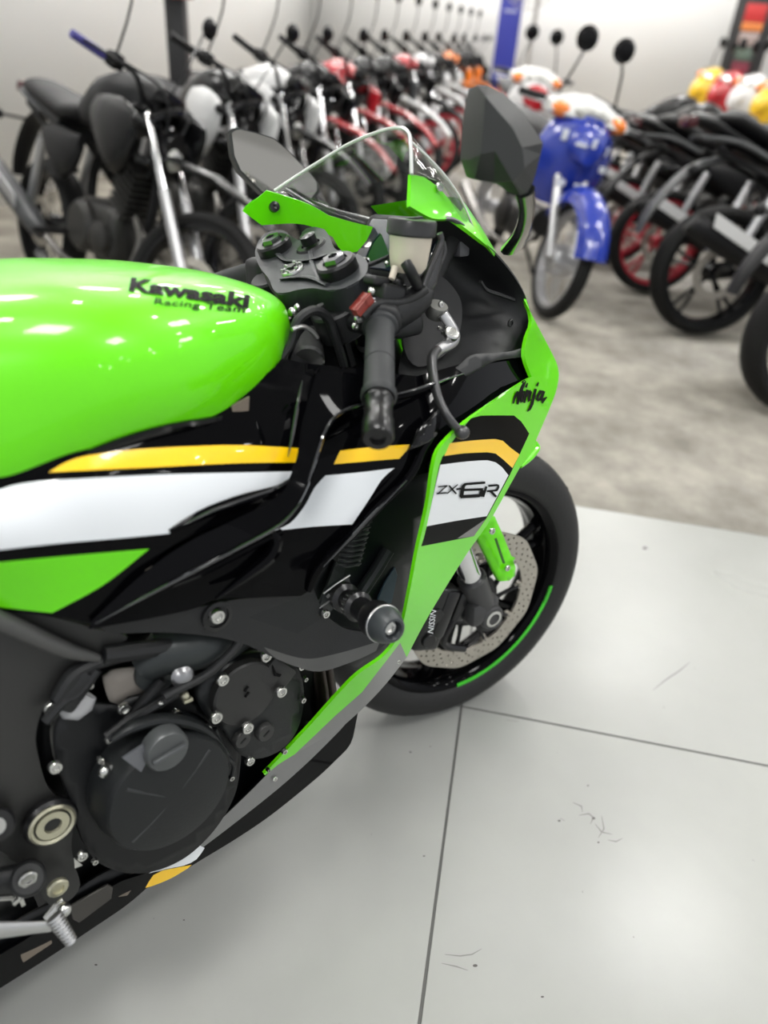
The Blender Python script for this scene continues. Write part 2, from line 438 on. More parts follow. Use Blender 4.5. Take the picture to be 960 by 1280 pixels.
# small ridges catching light
mb=MB().m(BLK)
mb.tube([U(u,v,-.236) for u,v in [(215,734),(260,716),(310,690),(352,668)]],.004,6,4)
mb.tube([U(u,v,-.236) for u,v in [(270,752),(305,725),(335,700),(345,680),(340,668)]],[.002,.006,.009,.008,.003],8,4)
mb.tube([U(u,v,-.226) for u,v in [(212,668),(250,648),(300,630),(345,618),(368,604)]],[.002,.006,.007,.007,.003],8,4)
mb.build('fairing_ridge',cf)
EG2=mat('highlight_gloss',(.01,.01,.012),.12,.0,1,spec=.8)  # thin glossy beads added to read as highlights along the panel edges
for nm_,pts_ in (('highlight_bead',[(470,506,-.248),(440,513,-.250),(418,526,-.254),(405,547,-.259),(396,574,-.263),(385,606,-.266)]),('highlight_bead',[(120,783,-.216),(215,732,-.240),(300,688,-.254),(350,660,-.265),(376,632,-.268)]),
   ('highlight_bead',[(480,500,-.242),(515,492,-.246),(545,482,-.243),(580,470,-.232)]),('highlight_bead',[(378,480,-.232),(372,510,-.236),(366,545,-.240),(360,575,-.246)]),('highlight_bead',[(508,604,-.276),(474,638,-.270),(440,674,-.262),(404,712,-.250)]),('highlight_bead',[(230,660,-.232),(262,644,-.234),(300,630,-.234),(340,616,-.232),(362,602,-.230)])):
    mb=MB().m(EG2); n_=len(pts_); mb.tube([U(*p) for p in pts_],[.0006]+[.0019]*(n_-2)+[.0006],8,5); mb.build(nm_,cf)
# ---- green front cowl and side wing with the graphics
E_out=[(514,222,1),(530,226),(547,238),(562,254),(582,276),(603,302),(621,330),(650,371),(668,404),(683,432),(697,462),(696,486),(687,512),(669,554,1),(672,562),(668,571),(650,586,1),(641,602),(611,655),(585,692),(556,738),(530,782),(508,824,1),(478,862),(440,900),(392,938),(336,976,1),(330,970,1),(385,912),(440,852),(480,822),(500,792),(512,742),(522,690),(534,636),(541,590),(548,566),(566,545),(590,525),(628,498),(664,474,1),(655,448),(658,425),(664,404),(655,372),(640,346),(620,322),(600,304),(580,288),(564,277,1),(540,277),(512,262,1)]
E_ctl=[(514,222,-.135),(547,238,-.115),(582,276,-.105),(621,330,-.105),(650,371,-.105),(683,432,-.105),(697,475,-.125),(670,556,-.195),(650,586,-.215),(611,655,-.220),(556,738,-.216),(508,824,-.198),(440,900,-.182),(333,973,-.165),(385,912,-.19),(480,822,-.238),(512,742,-.262),(534,636,-.275),(548,566,-.280),(590,525,-.262),(628,498,-.235),(664,474,-.200),(658,425,-.175),(655,372,-.150),(620,322,-.140),(580,288,-.138),(512,262,-.150),(600,560,-.248),(590,640,-.240),(560,700,-.228),(530,770,-.226),(430,890,-.19),(675,470,-.155)]
E_reg=[([(588,526.5,1),(600,523),(642,522.5,1),(651,530),(661,545,1),(649,571,1),(637,596,1),(608,650,1),(592,673,1),(526,686,1),(533,661),(549,584),(556,571),(568,551)],BLK),
 ([(562,557.5,1),(590,554),(619,552),(628,554,1),(638,563),(649,571,1),(640,588,1),(628,577),(619,570),(609,568.5,1),(580,570),(555,573.5,1)],YEL),
 ([(550,584.5,1),(580,580.5),(609,578.5),(619,581),(627,587),(635,597,1),(608,648,1),(570,654),(533,661,1),(541,624)],WHT),
 ([(606,652,1),(592,673,1),(571,676,1)],GRY),  # grey corner: light reflected by the facet, put into the colour
 ([(508,824,1),(478,862),(440,900),(392,938),(336,976,1),(420,896,1),(452,868,1),(500,806,1)],SIL)]
BGR=mat('black_graphic',(.0015,.0015,.0018),.35,spec=.03)
E_reg=[(q,BGR if m_ is BLK else m_) for q,m_ in E_reg]
ep=patch(E_out,E_ctl,GREEN,E_reg,th=.005)
i0=[p[:2] for p in E_out].index((603,302)); i1=[p[:2] for p in E_out].index((620,322)); E_out2=[(603,302,1)]+E_out[i0+1:i1]+[(620,322,1)]
em=patch(E_out2,E_ctl,GREEN,E_reg,th=.005).mirror(); eo=ep.build('front_cowl',BK,ang=60); em.build('front_cowl',BK,ang=60)
et=bvh(eo)
# ZX-6R lettering: drawn strokes
def Z(x,y): return (500+x/4.364,420+y/4.364)
def strokes(*segs,k=1.): return [ribbon(p,[q*k for q in w] if isinstance(w,list) else w*k) for p,w in segs]
zx=strokes(([Z(200,835),Z(252,829)],1.5),([Z(250,828),Z(198,873)],1.5),([Z(192,872),Z(248,867)],1.7),
 ([Z(250,871),Z(308,822)],1.5),([Z(260,828),Z(300,873)],2.1),([Z(300,848),Z(324,844)],2.3),
 ([Z(458,811),Z(350,820)],2.9),([Z(352,818),Z(337,832),Z(327,892)],[3,4.2,4.6]),([Z(322,888),Z(428,882)],4.0),([Z(430,886),Z(442,850)],4.4),([Z(330,852),Z(446,847)],2.9),
 ([Z(474,829),Z(526,824)],2.4),([Z(527,822),Z(530,835),Z(522,852)],2.4),([Z(466,858),Z(524,852)],2.2),([Z(464,832),Z(446,888)],2.8),([Z(486,856),Z(518,888)],3.0))
o=decal('model_lettering',zx,et,eo,LET,grid=5,off=.0016); o['label']='black model lettering'
nin=strokes(([Z(610,382),Z(620,345),Z(636,316)],[1.6,2.6,3.4]),([Z(634,318),Z(638,350),Z(634,386)],[3.2,3,2.2]),([Z(634,384),Z(648,326),Z(668,272),Z(678,260)],[2,3.4,3.4,1.2]),
 ([Z(668,312),Z(658,350),Z(656,376),Z(664,368)],[2.8,3.4,3.2,1.4]),([Z(678,294),Z(688,270)],[3,1.4]),
 ([Z(688,306),Z(676,345),Z(670,378)],[3,3.2,2.2]),([Z(676,350),Z(696,316),Z(706,314)],[2,3,3]),([Z(706,314),Z(698,348),Z(696,370),Z(706,360)],[3,3.2,3,1.2]),
 ([Z(732,302),Z(722,345),Z(712,385),Z(700,412),Z(686,424)],[3,3.4,3.4,2.8,1.2]),([Z(738,286),Z(748,266)],[3,1.4]),
 ([Z(776,318),Z(758,316),Z(744,338),Z(740,362)],[2.6,3,3.2,3]),([Z(740,364),Z(758,358),Z(770,328)],[3,2.8,2.6]),([Z(778,314),Z(766,348),Z(768,368),Z(794,346)],[3,3.2,3,1.2]),k=1.05)
o=decal('script_lettering',nin,et,eo,LET,grid=5,off=.0016); o['label']='black brush script lettering'
# flange strip on the front edge of the wing
mb=MB().m(GREEN)
mb.tube([U(u,v,y) for u,v,y in [(669,556,-.193),(670,563,-.193),(662,574,-.201),(650,586,-.211)]],[.003,.006,.006,.003],8,4); mb.build('cowl_flange',eo)
LM=[(303,267,1),(333,242,1),(360,250),(386,259),(411,273,1),(440,281),(466,287,1),(458,304),(446,318,1),(428,318),(416,300,1),(396,289),(370,283),(327,285,1)]
patch(LM,[(303,267,.165),(333,242,.130),(386,259,.105),(466,287,.06),(446,318,.07),(416,300,.09),(327,285,.15)],GREEN,th=.003,grid=9).build('screen_mount',eo,ang=50)
mb=MB().m(CAPB); mb.lathe(U(343,262,.128),(-.3,-1,.2),[(0,-.006),(.0075,-.006),(.0075,.003),(.003,.004),(0,.002)],14); mb.build('cowl_screw',eo)
# nose bridge between both cowls
sil=[(575,266,-.105),(600,298,-.105),(621,330,-.103),(650,371,-.103),(682,432,-.103),(695,475,-.12),(684,512,-.14),(667,553,-.19)]
rows=[]
for k,(u,v,y) in enumerate(sil):
    p=U(u,v,y); row=[]
    for i in range(11):
        t=-1+2*i/10; row.append(V(p.x+(.075-.006*k)*(1-t*t)+.004,p.y*(-t)*.96,p.z-.003+.012*(1-t*t)))
    rows.append(row)
mb=MB().m(GREEN); mb.loft(rows,closed=False); mb.m(LENSG)
mb.build('nose_cowl',BK,ang=60)
bolt(548,238,-.118,.006,eo,STEEL,.004)
# ---- dark cockpit inner panels
F_out=[(528,270,1),(560,279),(582,290),(601,306),(621,324),(641,348),(656,374),(664,404),(658,428),(655,447,1),(614,456),(585,472),(545,488),(515,500,1),(498,470),(510,420),(520,360),(525,310)]
F_ctl=[(528,270,-.115),(582,290,-.130),(621,324,-.133),(656,374,-.138),(658,425,-.140),(655,447,-.150),(614,456,-.188),(545,488,-.212),(505,470,-.17),(520,360,-.09),(525,310,-.08),(560,320,-.065),(600,360,-.075),(575,400,-.09),(620,400,-.11),(560,440,-.13)]
fo=patch(F_out,F_ctl,MBLK,th=.003,grid=10).build('inner_cowl_panel',BK,ang=50)
# lip, slot and a dark sheet imitating the shade in the recess
L_out=[(520,492,1),(548,478),(572,461),(588,447),(612,445),(640,442),(657,436,1),(655,449,1),(618,455),(590,470),(560,485),(524,500,1)]
patch(L_out,[(520,492,-.218),(572,461,-.208),(612,445,-.196),(657,436,-.172),(590,470,-.212),(524,500,-.222)],mat('soft_dark',(.008,.009,.010),.5),th=.002,grid=7).build('inner_panel_lip',BK,ang=None)
R_out=[(512,330),(530,338),(556,352),(574,375),(577,400),(570,430),(548,452),(522,462),(505,440),(503,380)]
patch(R_out,[(512,330,-.125),(574,375,-.125),(577,400,-.13),(548,452,-.165),(503,380,-.13)],mat('shade_black',(.004,.004,.005),.6),th=.003,grid=9).build('recess_shade',fo,ang=60)
mb=MB().m(MBLK); mb.tube([U(u,v,-.128) for u,v in [(600,355),(608,366),(625,372),(642,378)]],.003,6,4); mb.build('panel_crease',fo)
bolt(637,407,-.152,.006,fo,mat('black_bolt',(.03,.03,.03),.3,.6),.003)
# inner braces near screen: light grey stay
mb=MB().m(mat('stay_grey',(.10,.10,.11),.4)); mb.tube([U(u,v,-.125) for u,v in [(545,278),(560,277),(575,284),(588,298)]],[.004,.006,.006,.003],8,4,flat=.5); mb.box(U(575,310,-.09),(.02,.02,.03),bev=.003); mb.build('screen_stay',BK)
# ---- windscreen
def sc_surf():
    rear=[U(343,242,.135),U(370,224,.12),U(402,204,.09),U(436,184,.045),U(470,170,-.03),U(497,164,-.075),U(510,170,-.10),U(513,190,-.125),U(514,222,-.142)]
    front=[V(1.20,.150,.985),V(1.28,.135,.96),V(1.35,.10,.925),V(1.395,.05,.90),V(1.41,0,.89),V(1.395,-.05,.90),V(1.355,-.095,.925),V(1.315,-.118,.955),V(1.262,-.128,.998)]
    r=crm(rear,5); f=crm(front,5); rows=[]
    for i in range(len(r)):
        t=i/(len(r)-1); row=[]
        for j in range(13):
            s=j/12; p=r[i].lerp(f[i],s); b=math.sin(PI*s)
            p=p+V(.012*b, (-1 if t>.5 else 1)*.004*b*abs(t-.5)*2, .008*b); row.append(p)
        rows.append(row)
    return rows,r
rows,rr=sc_surf()
mb=MB().m(SCREEN); mb.loft(rows,closed=False)
ws=mb.build('windscreen',BK,ang=None); sol=ws.modifiers.new('thickness','SOLIDIFY'); sol.thickness=.0028
mb=MB().m(EDGE); mb.tube(rr,.0024,8,1); mb.build('screen_edge_bead',ws)
mb=MB().m(EDGE); mb.tube([rows[-9][j]*.0+rows[-8][j] for j in range(0,13)],.0016,6,1); mb.build('screen_rim_bead',ws)
# ---- mirrors
def mirror_right():
    rim=[(596,112),(609,112),(629,122),(653,146),(666,165),(678,184),(675,198),(669,222),(665,234),(658,246),(649,249),(634,238),(617,233),(600,231),(593,228),(585,205),(586,177),(590,140)]
    ctl=tps([(596,112,-.275),(678,184,-.335),(660,245,-.325),(593,228,-.275),(585,205,-.27)])
    ctr=[(606,126),(603,160),(600,198),(618,194),(636,184),(652,190),(655,215),(640,232),(622,145),(640,165)]
    mb=MB().m(mat('mirror_shell',(.022,.023,.023),.42,0,0,bump=.1,bscale=700))
    pts=[(u,v,0) for u,v in rim]+[(u,v,.016) for u,v in ctr]
    edges=[(i,(i+1)%len(rim)) for i in range(len(rim))]
    n=len(rim); edges+= [(n,n+1),(n+1,n+2),(n+2,n+3),(n+3,n+4),(n+4,n+5)]
    R=delaunay_2d_cdt([Vector(p[:2]) for p in pts],edges,[],0,1e-4)
    vs=[]
    for q in R[0]:
        i=min(range(len(pts)),key=lambda k:(pts[k][0]-q[0])**2+(pts[k][1]-q[1])**2)
        vs.append(mb.bm.verts.new(U(q[0],q[1],ctl(q[0],q[1])-pts[i][2])))
    for t in R[2]:
        c=(sum(R[0][i][0] for i in t)/3,sum(R[0][i][1] for i in t)/3)
        if inside(c,rim): f=mb._f([vs[i] for i in t])
    # back shell depth and the glass side
    rv=[U(u,v,ctl(u,v)) for u,v in rim]; cen=sum(rv,Vector())/len(rv)
    off=V(.012,.026,0)
    lo=[cen+(p-cen)*.97+off for p in rv]
    mb.loft([rv,lo],cap0=False,cap1=True)
    bmesh.ops.remove_doubles(mb.bm,verts=mb.bm.verts[:],dist=.0006)
    gl=[cen+(p-cen)*.9+off*1.06 for p in rv]
    return mb,gl,off
mr,gl,off=mirror_right()
mro=mr.build('mirror',BK,ang=12)
mb=MB().m(MIRR); mb.prism(gl,off.normalized()*.002); mb.build('mirror_glass',mro)
mb=MB().m(mat('stalk_black',(.01,.012,.011),.2,0,.6))
mb.tube([U(u,v,y) for u,v,y in [(656,244,-.31),(658,268,-.27),(652,292,-.22),(640,312,-.15)]],[.011,.010,.012,.018],12,5,flat=.6)
mb.build('mirror_stalk',mro)
rimL=[(288.5,169.6),(293,166),(300,165),(320,170),(342,177),(360,192),(377,210),(390,223),(396,232),(396,242),(389,252),(360,252),(327,243),(300,216),(292,198)]
def mirror_left():
    ctl=tps([(288,170,.345),(396,240,.30),(330,243,.33),(342,177,.33)])
    rv=[U(u,v,ctl(u,v)) for u,v in rimL]; cen=sum(rv,Vector())/len(rv)
    n=(rv[4]-rv[0]).cross(rv[10]-rv[0]).normalized()
    if n.dot(Vector(CB)-cen)<0: n=-n
    mb=MB().m(MT['mirror_shell']); big=[cen+(p-cen)*1.05 for p in rv]
    mb.loft([[p-n*.0 for p in big],[p-n*.014 for p in big],[cen+(p-cen)*.8-n*.034 for p in rv]],cap0=True,cap1=True)
    o=mb.build('mirror',BK,ang=30)
    g=MB().m(MIRR); g.prism([cen+(p-cen)*.985+n*.001 for p in rv],n*.001); g.build('mirror_glass',o)
    s=MB().m(MT['stalk_black']); s.tube([cen-n*.02+V(0,0,-.02),cen+V(.05,-.05,-.07),cen+V(.10,-.13,-.10)],[.011,.010,.018],12,5,flat=.6); s.build('mirror_stalk',o)
mirror_left()
# ---- steering assembly -------------------------------------------------------
K=V(-math.sin(.41),0,math.cos(.41)); ST=-.174; KO=V(1.40-.035,0,.292)
def steer(p): 
    q=Vector(p)-KO; return Matrix.Rotation(ST,3,K)@q+KO
SROT=Matrix.Translation(KO)@Matrix.Rotation(ST,4,K)@Matrix.Translation(-KO)
P0=V(1.096,0,.915)+K*.010
def cl(u,v,d=0): return Upl(u,v,P0+K*d,K)
# top clamp: outline traced on the clamp's own tilted plane
CO=[(326,300),(338,292),(354,291),(366,300),(376,304),(376,296),(384,288),(402,288),(412,300),(418,314),(432,320),(448,322),(458,330),(459,342),(452,352),(436,362),(414,367),(392,364),(372,366),(352,371),(342,366),(336,352),(324,336),(319,318)]
ck=crm([cl(u,v) for u,v in CO],4,True)
mb=MB().m(CLMP); mb.prism(ck,-K*.036,bev=.004,seg=2)
tc=mb.build('top_clamp',BK,ang=40)
def capp(u,v,r,h,m,name,extra=None):
    c=cl(u,v); mb=MB().m(m); mb.lathe(c-K*.004,K,[(r*1.0,0),(r,h),(r*.9,h+.003),(r*.62,h+.003),(r*.58,h),(0,h)],28)
    if extra: extra(mb,c,r,h)
    return mb.build(name,tc)
def hexin(mb,c,r,h):
    mb.m(mat('cap_steel',(.16,.16,.17),.2,.9)); mb.lathe(c+K*(h-.001),K,[(r*.60,0),(r*.56,.006),(r*.26,.007),(r*.24,.003),(0,.003)],6)
capp(345,316,.026,.015,CAPB,'fork_cap',hexin)
capp(424,344,.0265,.017,CAPB,'fork_cap',hexin)
def ringm(mb,c,r,h): mb.m(CAPB); mb.lathe(c+K*h,K,[(r*.5,0),(r*.5,.012),(r*.2,.014),(0,.014)],16)
capp(389,311,.023,.004,CAPB,'ignition_switch',ringm)
def nutx(mb,c,r,h):
    mb.m(ALU); 
    for a in range(6): mb.box(c+K*(h+.001)+Matrix.Rotation(a*PI/3,3,K)@V(0,r*.75,0),(.004,.006,.003),bev=.0006)
    mb.m(CAPB); mb.lathe(c+K*(h-.001),K,[(r*.45,0),(r*.4,.004),(0,.004)],6)
capp(366,342,.017,.005,ALU,'steering_stem_nut',nutx)
mb=MB().m(CLMP)
mb.tube([cl(330,303,.001),cl(352,325,.002),cl(366,330,.002),cl(390,328,.002),cl(410,322,.002)],.005,6,4,flat=.4)
mb.tube([cl(352,352,.001),cl(385,350,.003),cl(410,360,.001)],.005,6,4,flat=.4)
mb.tube([cl(388,318,.001),cl(392,340,.002),cl(400,355,.002)],.004,6,4,flat=.4); mb.build('clamp_rib',tc)
bp=cl(459,331,-.010); mb=MB().m(STEEL); mb.lathe(bp+V(0,.008,0),(-.2,-1,.05),[(0,0),(.0055,0),(.0055,.008),(.0035,.009),(.003,.004),(0,.004)],12); mb.m(MBLK); mb.cyl(bp+V(-.002,.012,-.003),bp+V(-.01,-.001,-.004),.009); mb.build('pinch_bolt',tc)
# fork tubes, lower clamp
def forkpt(s,d): 
    return steer(V(1.40,s*.102,.292)+K*d)
for s in (-1,1):
    mb=MB().m(mat('fork_black',(.02,.02,.022),.3,.5,.3)); mb.cyl(forkpt(s,.20),forkpt(s,.60),.027,.027,24)
    mb.m(CHR); mb.cyl(forkpt(s,.07),forkpt(s,.22),.0205,.0205,24)
    mb.m(MT['fork_black']); mb.cyl(forkpt(s,.60),forkpt(s,.668),.025,.025,24)
    mb.m(ALU); mb.lathe(forkpt(s,.595),K,[(.028,0),(.029,.002),(.029,.008),(.028,.010)],24)
    mb.m(mat('fork_foot_grey',(.05,.05,.052),.4,.3)); a=forkpt(s,.09); b=forkpt(s,-.012)
    mb.cyl(forkpt(s,.10),forkpt(s,.02),.027,.024,20,bev=.003); mb.cyl(forkpt(s,.03),forkpt(s,-.03),.022,.027,20,bev=.004)
    f=mb.build('fork_leg',BK,ang=40)
mb=MB().m(CLMP)
g=[forkpt(-1,.44),forkpt(1,.44)]; mb.tube([g[0],g[0].lerp(g[1],.5)-V(.03,0,0),g[1]],[.034,.03,.034],16,4,flat=1.1); mb.build('lower_clamp',BK)
# ---- front wheel
WH=SROT@Matrix.Translation(V(1.40,0,.292))
YA=V(0,-1,0)
def arcprof(pts,n=4): return [(p.x,p.y) for p in crm([Vector((a,b,0)) for a,b in pts],n)]
mb=MB().m(TIRE)
mb.lathe((0,0,0),YA,arcprof([(.222,-.046),(.232,-.055),(.252,-.060),(.272,-.055),(.287,-.040),(.295,-.020),(.297,0),(.295,.020),(.287,.040),(.272,.055),(.252,.060),(.232,.055),(.222,.046)],4),96,x=(1,0,0))
tire=mb.xf(WH).build('front_tire',BK)
mb=MB().m(mat('tread_groove',(.003,.003,.003),.8))
for i in range(14):
    for s in (-1,1):
        a=2*PI*i/14+(.12 if s>0 else 0); pts=[]
        for k in range(5):
            y=s*(.008+.008*k); rr_=.2962-(abs(y)/.06)**2.2*.021; aa=a+.055*k
            pts.append(V(rr_*math.cos(aa),y,rr_*math.sin(aa)))
        mb.tube(pts,[.0004,.0014,.0016,.0014,.0004],6,2,flat=.6)
mb.xf(WH).build('tread_groove',tire)
mb=MB().m(BLK)
mb.lathe((0,0,0),YA,arcprof([(.228,-.048),(.222,-.050),(.214,-.046),(.206,-.034),(.203,-.015),(.200,0),(.203,.015),(.206,.034),(.214,.046),(.222,.050),(.228,.048)],3),96,x=(1,0,0))
mb.lathe((0,0,0),YA,[(.228,-.048),(.213,-.040),(.213,.040),(.228,.048)],96,x=(1,0,0))
mb.lathe((0,0,0),YA,[(.013,-.055),(.038,-.05),(.042,-.03),(.036,0),(.042,.03),(.038,.05),(.013,.055)],40,x=(1,0,0))
for i in range(6):
    a=2*PI*i/6+.32; e=V(math.cos(a),0,math.sin(a)); t=V(-math.sin(a),0,math.cos(a))
    for d in (-1,1):
        pa=e*.034+t*.006*d; pb=e*.12+t*.010*d; pc=e*.206+t*.024*d
        mb.tube([pa+V(0,-.018,0),pb+V(0,-.012,0),pc+V(0,-.008,0)],[.011,.008,.009],8,4,flat=1.5,up=(0,1,0))
rim=mb.xf(WH).build('front_rim',BK,ang=50)
mb=MB().m(mat('green_rim_tape',(.05,.62,.02),.35))
mb.lathe((0,0,0),YA,[(.2245,.0512),(.2185,.0524),(.2150,.0512)],48,a0=-1.62,a1=-.22,x=(1,0,0))
mb.xf(WH).build('rim_tape',rim,fixn=False)
mb=MB().m(mat('tape_black_lettering',(.02,.03,.02),.4))
for k in range(9):
    a=-.24-.02*k; 
    for rr_ in (.2165,): mb.box(V(rr_*math.cos(a),-.0525,rr_*math.sin(a)),(.004,.0006,.0012),ax=(V(-math.sin(a),0,math.cos(a)),V(0,1,0),V(math.cos(a),0,math.sin(a))))
mb.xf(WH).build('tape_lettering',rim)
# brake discs with real drillings
def disc_mesh(side):
    Ro,Ri=.150,.113; n=120; verts=[];edges=[];loops=[]
    def loop(l): 
        s=len(verts); verts.extend(l); edges.extend([(s+i,s+(i+1)%len(l)) for i in range(len(l))])
    loop([Vector(((Ro+.0022*math.sin(10*2*PI*i/n))*math.cos(2*PI*i/n),(Ro+.0022*math.sin(10*2*PI*i/n))*math.sin(2*PI*i/n))) for i in range(n)])
    inn=[Vector(((Ri+.0018*math.sin(10*2*PI*i/n))*math.cos(2*PI*i/n),(Ri+.0018*math.sin(10*2*PI*i/n))*math.sin(2*PI*i/n))) for i in range(n)]; loop(inn)
    holes=[]
    for i in range(34):
        for k,(rr_,da) in enumerate(((.121,0),(.129,.07),(.137,.14),(.1435,.06))):
            a=2*PI*i/34+da; c=Vector((rr_*math.cos(a),rr_*math.sin(a))); h=[c+Vector((.0026*math.cos(t*PI/4),.0026*math.sin(t*PI/4))) for t in range(8)]
            holes.append((c,h)); loop(h)
    R=delaunay_2d_cdt(verts,edges,[],0,1e-6); mb=MB().m(DISC); top={};bot={}; y=side*.068
    kept=[]
    for t in R[2]:
        c=sum((R[0][i] for i in t),Vector((0,0)))/len(t)
        if c.length<Ri-.0005 and inside(c,[tuple(p) for p in inn]): continue
        if any((c-h[0]).length<.0023 for h in holes): continue
        kept.append(t)
        for i in t:
            if i not in top: p=R[0][i]; top[i]=mb.bm.verts.new((p.x,y-.0025,p.y)); bot[i]=mb.bm.verts.new((p.x,y+.0025,p.y))
    cnt={}
    for t in kept:
        mb._f([top[i] for i in t]); mb._f([bot[i] for i in t][::-1])
        for k in range(len(t)): e=(t[k],t[(k+1)%len(t)]); cnt[e]=1
    for a,b in cnt:
        if (b,a) not in cnt: mb._f([top[b],top[a],bot[a],bot[b]])
    return mb
for s in (-1,1):
    d=disc_mesh(s).xf(WH).build('brake_disc',BK,ang=30)
    mb=MB().m(mat('disc_carrier_black',(.012,.012,.013),.35,.4)); y=s*.066
    mb.lathe(V(0,y,0),YA,[(.030,-.004),(.052,-.004),(.056,0),(.052,.004),(.030,.004)],48,x=(1,0,0))
    for i in range(10):
        a=2*PI*i/10; e=V(math.cos(a),0,math.sin(a)); t=V(-math.sin(a),0,math.cos(a))
        mb.tube([e*.048+V(0,y,0)-t*.012,e*.08+V(0,y,0)-t*.004,e*.111+V(0,y,0)],[.007,.0045,.007],8,3,flat=.6,up=(0,1,0))
    mb.xf(WH).build('disc_carrier',d)
    for i in range(10):
        mb=MB().m(DISC); a=2*PI*i/10; e=V(math.cos(a),0,math.sin(a)); mb.cyl(e*.113+V(0,y-.006,0),e*.113+V(0,y+.006,0),.0078,n=14); mb.box(e*.106+V(0,y,0),(.016,.0045,.010),ax=(e,V(0,1,0),V(-e.z,0,e.x)),bev=.001)
        mb.xf(WH).build('disc_bobbin',d)
# axle end, caliper, fender
AX=SROT@V(1.40,-.125,.292)
def wl(p): return WH@Vector(p)
mb=MB().m(MT['fork_foot_grey']); mb.cyl(wl((0,-.085,0)),wl((0,-.128,0)),.026,.024,24,bev=.003); mb.box(wl((-.015,-.108,.015)),(.07,.034,.05),bev=.012)
mb.m(STEEL); mb.lathe(wl((0,-.126,0)),WH.to_3x3()@YA,[(.017,-.002),(.017,.004),(.0115,.005),(.011,0),(0,0)],24)
mb.build('front_axle',BK)
mb=MB().m(CAPB)
def CALP(a,r,y): return wl((r*math.cos(a),y,r*math.sin(a)))
for k in range(1):
    cx=-.108; cz=.0
    ax=[(WH.to_3x3()@V(*q)).normalized() for q in ((.35,0,.94),(0,1,0),(-.94,0,.35))]
    mb.box(wl((-.118,-.098,.030)),(.13,.035,.062),ax=ax,bev=.010,seg=3); mb.box(wl((-.100,-.104,.036)),(.10,.03,.03),ax=ax,bev=.008)
    mb.cyl(wl((-.135,-.10,-.005)),wl((-.135,-.122,-.005)),.016,.014,20,bev=.002); mb.cyl(wl((-.122,-.10,.045)),wl((-.122,-.122,.045)),.016,.014,20,bev=.002)
    mb.box(wl((-.055,-.098,.03)),(.06,.016,.03),ax=ax,bev=.005)
    mb.tube([wl((-.03,-.1,.055)),wl((-.06,-.1,.02)),wl((-.09,-.1,-.04)),wl((-.04,-.1,-.075))],.007,8,4)
cal=mb.build('brake_caliper',BK)
# white cast lettering on the caliper, read on the photo
def boxlet(o,u,v,du,dv,y,txt,parent,m):
    cu=bpy.data.curves.new('t','FONT'); cu.body=txt; cu.resolution_u=2; ob=bpy.data.objects.new('t',cu); COL.objects.link(ob)
    dg=bpy.context.evaluated_depsgraph_get(); dg.update(); me=bpy.data.meshes.new_from_object(ob.evaluated_get(dg)); bpy.data.objects.remove(ob)
    W=max(q.co.x for q in me.vertices)
    mb=MB().m(m); vs=[mb.bm.verts.new(U(u+du[0]*q.co.x/W+dv[0]*q.co.y/.7,v+du[1]*q.co.x/W+dv[1]*q.co.y/.7,y)) for q in me.vertices]
    for p in me.polygons: mb._f([vs[i] for i in p.vertices])
    bpy.data.meshes.remove(me)
    return mb.build('lettering',parent,ang=None)
boxlet(None,541,795,(4,-29),(-7,-2),-.142,'NISSIN',cal,WHT)['label']='white caliper lettering'
# green lower fender stay with two bolts (flat bracket over the disc) and the fender itself
FS=[(596,672,1),(606,654),(618,648,1),(629,673,1),(644,711,1),(643,722),(636,728),(625,729,1),(611,700,1)]
fe=patch(FS,[(598,668,-.130),(618,648,-.132),(644,711,-.150),(626,729,-.150)],GREEN,th=.012,grid=8)
fen=fe.build('fender_stay',BK,ang=None)
mb=MB().m(mat('stay_slot',(.02,.10,.005),.5)); mb.prism([U(u,v,-.1532) for u,v in [(618,676),(620.5,675),(631,706),(628.5,707)]],(0,.001,0)); mb.build('stay_slot',fen)
bolt(614,666,-.145,.006,fen,STEEL,.004); bolt(633,712,-.152,.006,fen,STEEL,.004)
mb=MB().m(GREEN); rows=[]
for i in range(17):
    a=math.radians(80+85*i/16); row=[]
    for j in range(11):
        t=-1+2*j/10; r=.312-.045*abs(t)**2.2; row.append(wl((r*math.cos(a),t*.070,r*math.sin(a))))
    rows.append(row)
mb.loft(rows,closed=False); fo2=mb.build('front_fender',BK,ang=None); sl=fo2.modifiers.new('thickness','SOLIDIFY'); sl.thickness=.003
# ---- right handlebar
gi=U(475,412,-.185); go=U(472,553,-.325); gd=(go-gi).normalized()
L=(go-gi).length
mb=MB().m(RUB)
def gl_(t): return gi+gd*(L*t)
mb.lathe(gi,gd,[(.0215,-.004),(.0225,0),(.0215,.004),(.0185,.006),(.0175,.012),(.0175,L*.36),(.0165,L*.365),(.0175,L*.37),(.0178,L*.62),(.020,L*.63),(.0205,L*.66),(.018,L*.68)],32)
grp=mb.build('grip',BK,ang=40)
mb=MB().m(CAPB); mb.lathe(gl_(.68),gd,[(.0165,0),(.0168,.006),(.0155,.008),(.0158,.034),(.017,.036),(.0172,L*.30),(.0155,L*.32),(.0085,L*.322),(.008,L*.30),(0,L*.30)],32)
mb.build('bar_end_weight',grp)
